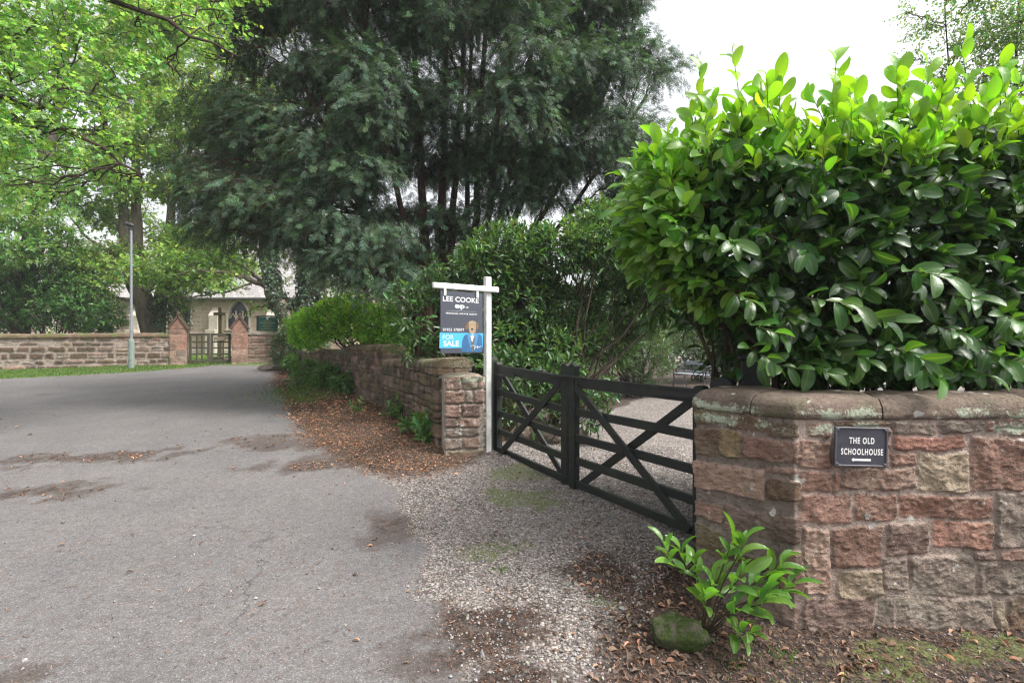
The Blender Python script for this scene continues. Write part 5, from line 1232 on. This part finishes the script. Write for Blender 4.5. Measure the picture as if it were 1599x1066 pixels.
# yew, centre
def yew():
    base = np.array([-1.1, 11.0, .35]); tr = []
    for (px0, px1, py1, r0, d1) in ((668, 640, -60, .17, 11), (688, 700, -120, .16, 11.3), (700, 735, -80, .12, 10.8), (722, 740, 20, .10, 11), (738, 765, -100, .13, 11.5), (752, 800, -60, .12, 11.2), (762, 860, -80, .12, 11.4), (770, 930, -40, .11, 11.6), (775, 985, 60, .09, 11.8), (660, 560, 0, .12, 10.6), (655, 470, 120, .10, 10.2), (775, 1010, 150, .08, 11.7)):
        b0 = at(px0, 545, 11.0); b0[2] = .25; e = at(px1, py1, d1); m_ = b0 * .55 + e * .45 + [(b0[0] - e[0]) * .12 * 1, 0, .3]
        tr.append(([b0, at(px0, 430, 11), m_, e], r0, .035))
    silh = [(420, -170), (395, -60), (385, 20), (350, 90), (345, 160), (310, 240), (318, 300), (330, 330), (365, 345), (430, 360), (500, 395), (580, 425), (640, 430), (700, 400), (760, 330), (830, 290), (900, 300), (980, 310), (1030, 290), (1010, 250), (1035, 200), (1030, 120), (1010, 50), (985, -20), (930, -170), (700, -330)]
    P = []; S_ = np.array(silh, float)
    while len(P) < 215:
        q = np.array([rng.uniform(290, 1060), rng.uniform(-330, 450)])
        if poly_sd(q[None], S_)[0] > -2:
            # airy toward the right flank
            
            if P and min(np.hypot(*(q - p_)) for p_ in P) < 21: continue
            P.append(q)
    cl = []
    for q in P:
        edge = poly_sd(q[None], S_)[0]; dm = 10.9 + rng.uniform(-1, 1) * min(2.2, .3 + edge / 60)
        if q[1] > 330: dm = min(dm, 11.2)
        r_ = rng.uniform(.5, .78); cl.append((at(q[0], q[1], dm), (r_ * 1.15, r_, r_ * .55)))
    # layered low boughs reaching left, tips lit against the far trees
    for (px, py, d_, r_) in ((300, 255, 9.6, .38), (330, 270, 9.5, .5), (295, 290, 9.6, .3), (370, 290, 9.3, .6), (330, 340, 9.4, .4), (300, 335, 9.6, .25), (400, 315, 9.2, .5), (460, 300, 8.9, .6), (520, 340, 8.8, .6), (460, 350, 9.0, .5), (540, 400, 8.8, .6), (600, 360, 8.7, .6), (640, 420, 8.6, .5), (350, 200, 9.8, .4), (345, 175, 9.9, .35), (385, 150, 9.8, .5), (560, 260, 8.8, .6), (480, 220, 9.2, .6), (590, 440, 8.9, .45), (880, 240, 11.2, .6), (940, 260, 11.2, .6), (830, 250, 11, .6), (990, 230, 11.4, .5), (870, 170, 11, .6), (920, 320, 11, .5), (790, 300, 10.6, .6), (850, 310, 10.8, .5), (700, 330, 10.2, .6), (750, 260, 10.2, .6), (720, 180, 10.2, .6), (520, 395, 9.2, .4), (330, 365, 9.6, .2)):
        cl.append((at(px, py, d_), (r_ * 1.25, r_, r_ * .35)))
    tree('yew_tree', tuple(base), 'huge dark green yew filling the middle of the view behind the roadside wall', tr, cl, TY, .185, 1.0, (.062, .108, .066), 330, 6, .42, LM_YEW, BARKR, sag=.03, ow=.55, hw=.7, upb=-.45, up=.8, outw=.4, spread=34, droop=.50, var=.36, hue=.07, sub=6, twr=.004, shell=.15, bend=.5, tip_col=(.09, .165, .075), tip_frac=.25)
yew()

# old ivy-clad tree at the churchyard corner
def ivy_trunk_tree():
    a0 = at(478, 545, 20.6); a0[2] = .6
    A = [a0, at(455, 500, 20.8), at(425, 455, 21), at(413, 400, 21.2), at(418, 330, 21.3), at(430, 200, 21.5)]
    B = [at(490, 545, 20.8), at(480, 470, 21), at(478, 400, 21), at(485, 300, 21.2)]; B[0][2] = .6
    C_ = [at(465, 505, 20.8), at(490, 450, 21), at(520, 400, 21), at(560, 330, 21)]
    br1 = [at(415, 447, 21), at(380, 432, 20.5), at(350, 425, 20), at(310, 420, 19.5), at(270, 430, 19.2)]
    br2 = [at(412, 440, 21), at(385, 418, 20.6), at(355, 400, 20.2), at(330, 370, 20)]
    br3 = [at(395, 440, 20.7), at(360, 455, 20.3), at(310, 462, 19.8), at(270, 465, 19.5)]
    cl = [(at(px, py, d_), (r_, r_, r_ * .5)) for px, py, d_, r_ in ((270, 430, 19.4, 1.0), (300, 410, 19.6, 1.0), (340, 400, 20, 1.0), (385, 410, 20.5, .8), (260, 460, 19.6, .7), (320, 455, 20, .5), (290, 480, 20.5, .35), (350, 370, 20.5, 1.1), (300, 365, 20.5, 1.1), (395, 385, 21, .8), (440, 440, 21.6, .6), (400, 480, 22.5, .5), (440, 395, 22, 1), (380, 350, 21.5, 1), (520, 440, 22, 1.2), (560, 400, 22, 1.4), (480, 330, 22, 1.4), (430, 300, 22, 1.3), (600, 440, 22, 1.3), (650, 470, 22, 1.2), (380, 300, 22, 1.2), (560, 470, 22, 1.0))]
    t = tree('ivy_clad_tree', (a0[0], a0[1], .6), 'old leaning tree with ivy covered trunks beside the green notice board', [(A, .42, .12), (B, .33, .1), (C_, .26, .08), (br1, .11, .03), (br2, .09, .03), (br3, .05, .02)], cl, TS, .14, .75, (.11, .20, .045), 70, 8, .45, LM_TREE, BARK, sub=4, up=1.0, twr=.006, hue=.12, shell=.1)
    iv = Acc()
    for pts, r0, dens in ((A, .44, 900), (B, .40, 1000), (C_, .30, 400)):
        pts = np.array(pts); s_ = np.linspace(0, 1, len(pts)); f_ = rng.random(dens) ** 1.1 * .8; ctr = np.c_[[np.interp(f_, s_, pts[:, i]) for i in range(3)]].T
        od = nrm(np.c_[rng.normal(size=(dens, 2)), np.zeros(dens)]); 
        if pts is not None and dens == 900: od[:, 0] = np.where(f_ > .35, np.abs(od[:, 0]), od[:, 0])
        rad = (r0 * (1 - .6 * f_) + rng.uniform(0, .12, dens))[:, None]
        ld = nrm(od * .3 + [0, 0, -.8] + rng.normal(0, .4, (dens, 3))); sz = rng.uniform(.09, .16, dens)
        for rep in range(3):
            iv.inst(TS[0], TS[1], ctr + od * rad + rng.normal(0, .06, (dens, 3)), nrm(ld + rng.normal(0, .4, ld.shape)), od + [0, 0, .4], sz, leaf_cols(dens, (.028, .062, .03), .3), wsc=sz * .9)
    iv.build('ivy', LM_SHRUB, t, colors=True)
ivy_trunk_tree()

# multi-stemmed tree behind the churchyard wall by the lamp post
def multi():
    b = at(243, 518, 22); b[2] = .6
    T_ = [([b, at(225, 480, 22), at(203, 435, 22), at(195, 380, 22), at(190, 300, 22), at(160, 180, 22), at(150, 60, 22)], .34, .08), ([b, at(228, 470, 22.3), at(218, 420, 22.3), at(214, 360, 22.3), at(212, 250, 22.3), at(225, 120, 22.3), at(230, 0, 22)], .32, .08),
          ([b, at(250, 470, 22.4), at(262, 400, 22.6), at(268, 330, 22.6), at(280, 200, 22.6), at(265, 80, 22.6)], .3, .08), ([at(240, 500, 21.7), at(226, 475, 21.4), at(232, 455, 21.3), at(245, 440, 21.3), at(252, 420, 21.3), at(275, 400, 21.3)], .10, .03),
          ([at(222, 475, 22), at(195, 466, 21.6), at(175, 464, 21.3)], .1, .04), ([at(200, 410, 22), at(165, 390, 21.5), at(140, 375, 21.2), at(110, 340, 21)], .10, .03), ([at(268, 300, 22.6), at(300, 230, 22), at(320, 150, 22), at(340, 60, 22)], .12, .05), ([at(255, 80, 22.6), at(240, 10, 22), at(235, -80, 22)], .1, .05), ([at(205, 250, 22), at(290, 130, 21.5), at(270, 100, 21)], .07, .03)]
    cl = []
    P = []
    poly = np.array([(90, 330), (120, 240), (110, 120), (140, -60), (330, -100), (430, 40), (430, 250), (390, 380), (330, 420), (260, 440), (180, 470), (120, 420)], float)
    while len(P) < 64:
        q = np.array([rng.uniform(90, 440), rng.uniform(-100, 470)])
        if poly_sd(q[None], poly)[0] > 0 and (not P or min(np.hypot(*(q - p_)) for p_ in P) > 24): P.append(q)
    P += [np.array(q) for q in ((250, 130), (280, 160), (230, 180), (300, 210), (260, 240), (310, 120), (220, 230), (290, 280), (240, 290), (200, 330), (170, 260))]
    P += [np.array(q) for q in ((130, 410), (170, 430), (150, 450), (190, 400), (290, 440), (320, 425), (310, 400), (345, 440), (120, 440), (370, 420), (270, 400))]
    for q in P: r_ = rng.uniform(.7, 1.15); cl.append((at(q[0], q[1], 22 + rng.uniform(-2.2, 2.5)), (r_ * 1.1, r_, r_ * .55)))
    t = tree('ash_tree', (b[0], b[1], .6), 'tall pale green many stemmed tree behind the lamp post', T_, cl, TS, .16, .62, (.25, .36, .13), 175, 8, .5, LM_TREE, BARK, sub=5, up=1.0, twr=.006, hue=.12, shell=.05, var=.28)
    iv = Acc()
    n_ = 2600; f_ = rng.random(n_); s0, s1 = at(268, 505, 21.8), at(266, 385, 22.4); ctr = s0 + (s1 - s0) * f_[:, None]; rad = np.interp(f_, [0, .3, .5, 1], [.95, .8, .35, .3])
    od = nrm(rng.normal(size=(n_, 3)) * [1, .7, .8]); ctr = ctr + od * rad[:, None] * rng.uniform(.6, 1, n_)[:, None]; sz = rng.uniform(.10, .17, n_)
    iv.inst(TS[0], TS[1], ctr, nrm(od * .4 + [0, 0, -.5] + rng.normal(0, .4, (n_, 3))), od + [0, 0, .3], sz, leaf_cols(n_, (.04, .075, .042), .3), wsc=sz * .8)
    iv.build('ivy', LM_SHRUB, t, colors=True)
multi()

# tree behind the left laurels
cl = [(at(px, py, d_), (r_ * 1.2, r_, r_ * .6)) for px, py, d_, r_ in ((-20, 330, 18, 1.0), (30, 350, 18.5, 1.0), (80, 345, 19, .9), (20, 390, 18, .9), (70, 390, 19, .9), (-30, 400, 18, 1.0), (110, 375, 20, .8), (60, 300, 20, 1.3), (0, 280, 20, 1.4), (130, 320, 21, 1.0), (-60, 330, 19, 1.6), (20, 230, 21, 1.5), (80, 220, 22, 1.4), (10, 150, 22, 1.6), (90, 120, 22, 1.6), (0, 60, 22, 1.8), (-80, 200, 21, 2.0), (90, 30, 22, 1.6), (120, 400, 20.5, .7))]
tree('hornbeam_tree', (-19.8, 20.5, .7), 'grey green tree rising behind the laurel thicket at the far left', [([(-19.8, 20.5, .5), (-19.6, 20.5, 3), (-19.2, 20.7, 7), (-18.6, 21, 11), (-18.4, 21.4, 16)], .35, .1)], cl, TS, .17, .55, (.15, .26, .09), 105, 8, .45, LM_TREE, BARK, up=1.0, droop=.2, sub=4, twr=.006, shell=.1)

# birch, upper right
cl = []
for (px, py, d_, r_) in ((1560, 40, 12, .8), (1500, 70, 12.2, .6), (1450, 40, 12.5, .5), (1470, 120, 12.3, .45), (1540, 120, 12, .7), (1600, 130, 12, .8), (1600, 30, 11.6, .9), (1520, 0, 12.2, .7), (1580, -60, 12, 1.0), (1480, -20, 12.3, .55), (1650, 80, 12, 1.1), (1420, 90, 12.6, .25), (1415, 20, 12.6, .25), (1590, 190, 12, .6), (1500, 160, 12.5, .4), (1660, -60, 12, 1.2), (1560, 80, 12, .6), (1700, 170, 12, 1.0)):
    cl.append((at(px, py, d_), (r_, r_, r_ * .7)))
tree('birch_tree', (11.6, 12.4, .1), 'airy pale green birch against the white sky at the upper right', [([(11.6, 12.4, 0), (11.7, 12.3, 3), (11.9, 12.2, 6), (12.0, 12.1, 10)], .07, .02), ([(11.6, 12.4, 1.5), (11.2, 12.3, 4.5), (10.6, 12.3, 7.0), (10.4, 12.3, 9.6)], .045, .012)], cl, TQ, .062, .8, (.20, .31, .11), 330, 8, .4, LM_TREE, BARKD, sub=6, up=.6, droop=.4, upb=-.2, twr=.003, hue=.18, shell=.05, var=.3)

# garden trees behind the yew, keeping the horizon closed
for i, (x, y, hgt, lb) in enumerate(((6.5, 27, 6.3, 'broad low tree far back behind the bench'), (13, 27, 6.0, 'low tree far back behind the hedge'), (-1.5, 26, 6.5, 'far green tree glimpsed under the yew boughs'), (-5.5, 30, 7.5, 'far tree glimpsed between the yew and the ivy clad tree'))):
    cl = []
    for j in range(16):
        an_ = rng.uniform(0, 6.28); rr = rng.uniform(0, 2.6); cl.append(((x + rr * math.cos(an_), y + rr * math.sin(an_) * .7, rng.uniform(1.6, hgt - .8)), (1.1, 1.0, .8)))
    tree('garden_tree', (x, y, .4), lb, [([(x, y, .2), (x + .1, y, 2), (x, y + .1, hgt - 1)], .22, .06)], cl, TQ, .20, .6, (.09, .16, .05), 60, 7, .5, LM_TREE, BARKD, sub=3, up=.9, group='trees deep in the garden', shell=.2)

# far wood behind the church and the garden
def far_wood():
    a = Acc()
    n_ = 26000; an_ = rng.uniform(-1.45, 1.5, n_); rr = rng.uniform(52, 68, n_); x = rr * np.sin(an_); y = rr * np.cos(an_) + 4
    P2 = np.c_[x, y]; h_ = np.where(x < -4, 9.5, 5.0) * (.7 + .6 * fbm(P2, .12, 3, 77)); z = rng.random(n_) ** .8 * h_
    col = leaf_cols(n_, (.075, .13, .05), .25); nn = np.c_[-x, -y, np.full(n_, 25)] / 60 + rng.normal(0, .4, (n_, 3)); sz = rng.uniform(.5, 1.1, n_)
    a.inst(TQ[0], TQ[1], np.c_[x, y, z + .3], rsph(n_), nn, sz, col, wsc=sz * .8)
    tag(a.build('far_wood', LM_TREE, colors=True), 'distant green wood beyond the church and garden', 'woodland', kind='stuff')
far_wood()

# ------------------------------------------------------------------ litter, gravel, grass
def scatter_pts(n_, x0, x1, y0, y1, wfn, power=1.0):
    y = y0 + (y1 - y0) * rng.random(n_) ** power; x = rng.uniform(x0, x1, n_); P = np.c_[x, y]; m = masks(P); w_ = wfn(P, m); k_ = rng.random(n_) < w_; P = P[k_]
    z = surf_z(P, m[2][k_], m[1][k_]); return np.c_[P, z]
DEADM = leaf_mat('dead_leaf', .75, .15, (1.2, 1.0, .7), .2)
def curled(n=3):
    V, F = [], []
    for i, t_ in enumerate(np.linspace(0, 1, n + 1)):
        w_ = .5 * math.sin(math.pi * (t_ * .9 + .05)) ** .8; z = .16 * math.sin(t_ * 2.8)
        V += [(-w_, t_, z + .16 * w_ * 2, 0), (0, t_, z, 0), (w_ * .8, t_, z + .26 * w_ * 2, 0)]
    for i in range(n): b = i * 3; F += [[b, b + 1, b + 4, b + 3], [b + 1, b + 2, b + 5, b + 4]]
    return np.array(V, float), np.array(F)
def litter():
    TC = curled(); a = Acc()
    def put(P, s0, s1, base, var=.45):
        n_ = len(P); sz = rng.uniform(s0, s1, n_); d_ = np.c_[rng.normal(size=(n_, 2)), rng.normal(0, .15, n_)]; nn = np.c_[rng.normal(0, .28, (n_, 2)), np.ones(n_)]
        P = P.copy(); P[:, 2] += .003
        a.inst(TC[0], TC[1], P, d_, nn, sz, leaf_cols(n_, base, var, .06), wsc=sz * rng.uniform(.35, .6, n_))
    put(scatter_pts(3600, .35, 3.2, 1.9, 3.8, lambda P, m: m[2] * (.15 + .85 * (fbm(P, 3, 3, 51) > .5)) * (P[:, 0] < 2.3) * (1 - .85 * (P[:, 0] > 1.75))), .02, .05, (.17, .115, .085))
    put(scatter_pts(550, .4, 2.9, 2.0, 3.5, lambda P, m: m[2] * .6), .035, .06, (.20, .125, .085))
    put(scatter_pts(16000, -5, .2, 5.2, 11, lambda P, m: m[2] * .8), .015, .04, (.31, .175, .105))
    put(scatter_pts(9000, -9, -2, 8, 18.5, lambda P, m: m[2] * .9), .03, .07, (.31, .175, .105))
    put(scatter_pts(1500, -1.6, 1.4, 2.2, 6.2, lambda P, m: m[1] * .35), .015, .045, (.2, .12, .08))
    put(scatter_pts(6500, -5.5, .5, 1.9, 9, lambda P, m: m[0] * (.08 + .7 * (fbm(P, 1.3, 4, 91) > .52))), .006, .017, (.17, .11, .08)); put(scatter_pts(450, -5, .5, 1.9, 9, lambda P, m: m[0] * .35), .02, .045, (.2, .13, .09))
    put(scatter_pts(1200, -13, -5, 6, 19, lambda P, m: .3 * (m[6] < .5) * (m[6] > -.6)), .03, .08, (.2, .11, .075))
    put(scatter_pts(5000, -7.5, -3.0, 3.2, 8.5, lambda P, m: .5 * np.maximum(m[2], m[4][:, 1] * .7)), .02, .05, (.2, .11, .07))
    tag(a.build('leaf_litter', DEADM, colors=True), 'curled brown dead leaves littering the verge and the ground by the wall', 'dead leaves', kind='stuff')
    # needles: thin strips
    a = Acc(); TV = np.array([(-.5, 0, 0, 0), (.5, 0, 0, 0), (.35, 1, .1, 0), (-.35, 1, .1, 0)], float); TF = np.array([[0, 1, 2, 3]])
    def ndl(P, base, L0=.012, L1=.035):
        n_ = len(P); sz = rng.uniform(L0, L1, n_); P = P.copy(); P[:, 2] += rng.uniform(.001, .008, n_)
        a.inst(TV, TF, P, np.c_[rng.normal(size=(n_, 2)), rng.normal(0, .12, n_)], np.c_[rng.normal(0, .2, (n_, 2)), np.ones(n_)], sz, leaf_cols(n_, base, .5, .06), wsc=np.full(n_, .0035))
    ndl(scatter_pts(45000, -3.5, 1.5, 1.9, 6.5, lambda P, m: np.maximum(m[5] * .6, .09) * .8, 1.3), (.15, .085, .06))
    ndl(scatter_pts(16000, .4, 3.2, 1.9, 3.6, lambda P, m: m[2] * .8), (.09, .055, .04))
    ndl(scatter_pts(26000, -4, .2, 5, 9, lambda P, m: m[2] * .9), (.30, .17, .10), .02, .05)
    tag(a.build('needle_litter', DEADM, colors=True), 'reddish brown fallen needles drifted over the road edge and drive', 'needles', kind='stuff')
litter()
def gravel():
    V = np.array([(1, 0, 0), (0, 1, 0), (-1, 0, 0), (0, -1, 0), (0, 0, .8), (0, 0, -.6), (.65, .65, .35), (-.65, .65, .3), (-.65, -.65, .35), (.65, -.65, .3)]); V = np.c_[V, np.zeros(10)]
    F = np.array([[0, 6, 4], [6, 1, 4], [1, 7, 4], [7, 2, 4], [2, 8, 4], [8, 3, 4], [3, 9, 4], [9, 0, 4], [0, 5, 6], [6, 5, 1], [1, 5, 7], [7, 5, 2], [2, 5, 8], [8, 5, 3], [3, 5, 9], [9, 5, 0]])
    a = Acc()
    k = M('gravel_stone'); c = k.n('Attribute', attribute_name='Col').outputs['Color']; gm_ = k.pbr(c, .85, None, .3)
    P = np.vstack([scatter_pts(30000, -.9, 1.8, 1.95, 4.4, lambda P, m: m[1] * .8), scatter_pts(26000, -1.2, 2.2, 4.0, 7.2, lambda P, m: m[1] * .8), scatter_pts(2500, .4, 3.0, 2.0, 3.4, lambda P, m: m[2] * .5), scatter_pts(1500, -2.5, .2, 1.9, 4, lambda P, m: m[0] * .3)])
    n_ = len(P); sz = np.exp(rng.normal(math.log(.0052), .38, n_)) * np.interp(P[:, 1], [2, 7], [1, 1.25]); g_ = rng.beta(2, 2.2, n_)[:, None]
    col = np.array([.09, .078, .072]) * (1 - g_) + np.array([.36, .33, .31]) * g_; col *= (1 + rng.normal(0, .05, (n_, 3)))
    P[:, 2] += sz * .25
    a.inst(V, F, P, rsph(n_) * [1, 1, .3], np.c_[rng.normal(0, .3, (n_, 2)), np.ones(n_)], sz, col, wsc=sz * rng.uniform(.6, 1, n_))
    tag(a.build('gravel', gm_, colors=True), 'loose grey and pink gravel chippings on the drive', 'gravel', kind='stuff')
gravel()
def grass():
    a = Acc(); TV = np.array([(-.5, 0, 0, 0), (.5, 0, 0, 0), (.3, .6, .08, 0), (-.3, .6, .08, 0), (0, 1, .25, 0)], float)
    def bl(P, h0, h1, base, w_=.012):
        n_ = len(P); d_ = np.c_[rng.normal(0, .4, (n_, 2)), np.ones(n_)]; sz = rng.uniform(h0, h1, n_); nn = np.c_[rng.normal(size=(n_, 2)), np.zeros(n_)]
        C = leaf_cols(n_, base, .25, .15); a.inst(TV, np.array([[0, 1, 2, 3]]), P, d_, nn, sz, C, wsc=np.full(n_, w_)); a.inst(TV, np.array([[3, 2, 4]]), P, d_, nn, sz, C, wsc=np.full(n_, w_))
    bl(scatter_pts(34000, -22, -10.4, 12.5, 19.2, lambda P, m: m[3]), .03, .09, (.10, .17, .04), .014)
    bl(scatter_pts(9000, -22, -7, 19.8, 32, lambda P, m: m[3] * .8), .05, .12, (.14, .23, .05), .03)
    for (x, y, n0, r_) in ((1.2, 2.25, 90, .06), (1.32, 2.5, 60, .05), (1.0, 2.15, 50, .05), (.55, 3.0, 40, .04), (1.45, 2.2, 60, .08), (1.05, 2.45, 40, .05), (-.05, 3.4, 50, .04), (-4.6, 11.3, 700, .45), (-4.9, 12.2, 600, .4), (-4.2, 10.4, 500, .35)):
        P = np.c_[rng.normal(x, r_, n0), rng.normal(y, r_, n0)]; m = masks(P); bl(np.c_[P, surf_z(P, m[2], m[1])], .012 if y < 6 else .03, .035 if y < 6 else .1, (.09, .17, .035), .006 if y < 6 else .012)
    tag(a.build('grass', LM_TREE, colors=True), 'short green grass below the churchyard wall and in tufts on the verge', 'grass', kind='stuff')
grass()

# ------------------------------------------------------------------ the thin summer haze
k = M('haze_air'); v = k.n('VolumePrincipled', {'Color': (.86, .90, .93), 'Density': HAZE}); k.t.links.new(v.outputs[0], k.out.inputs['Volume'])
a = Acc(); a.box((0, 320, 11.0), (900, 860, 26.0), bev=.01); o = a.build('haze', k.m); tag(o, 'thin pale haze in the air over the lane', 'haze', kind='stuff')
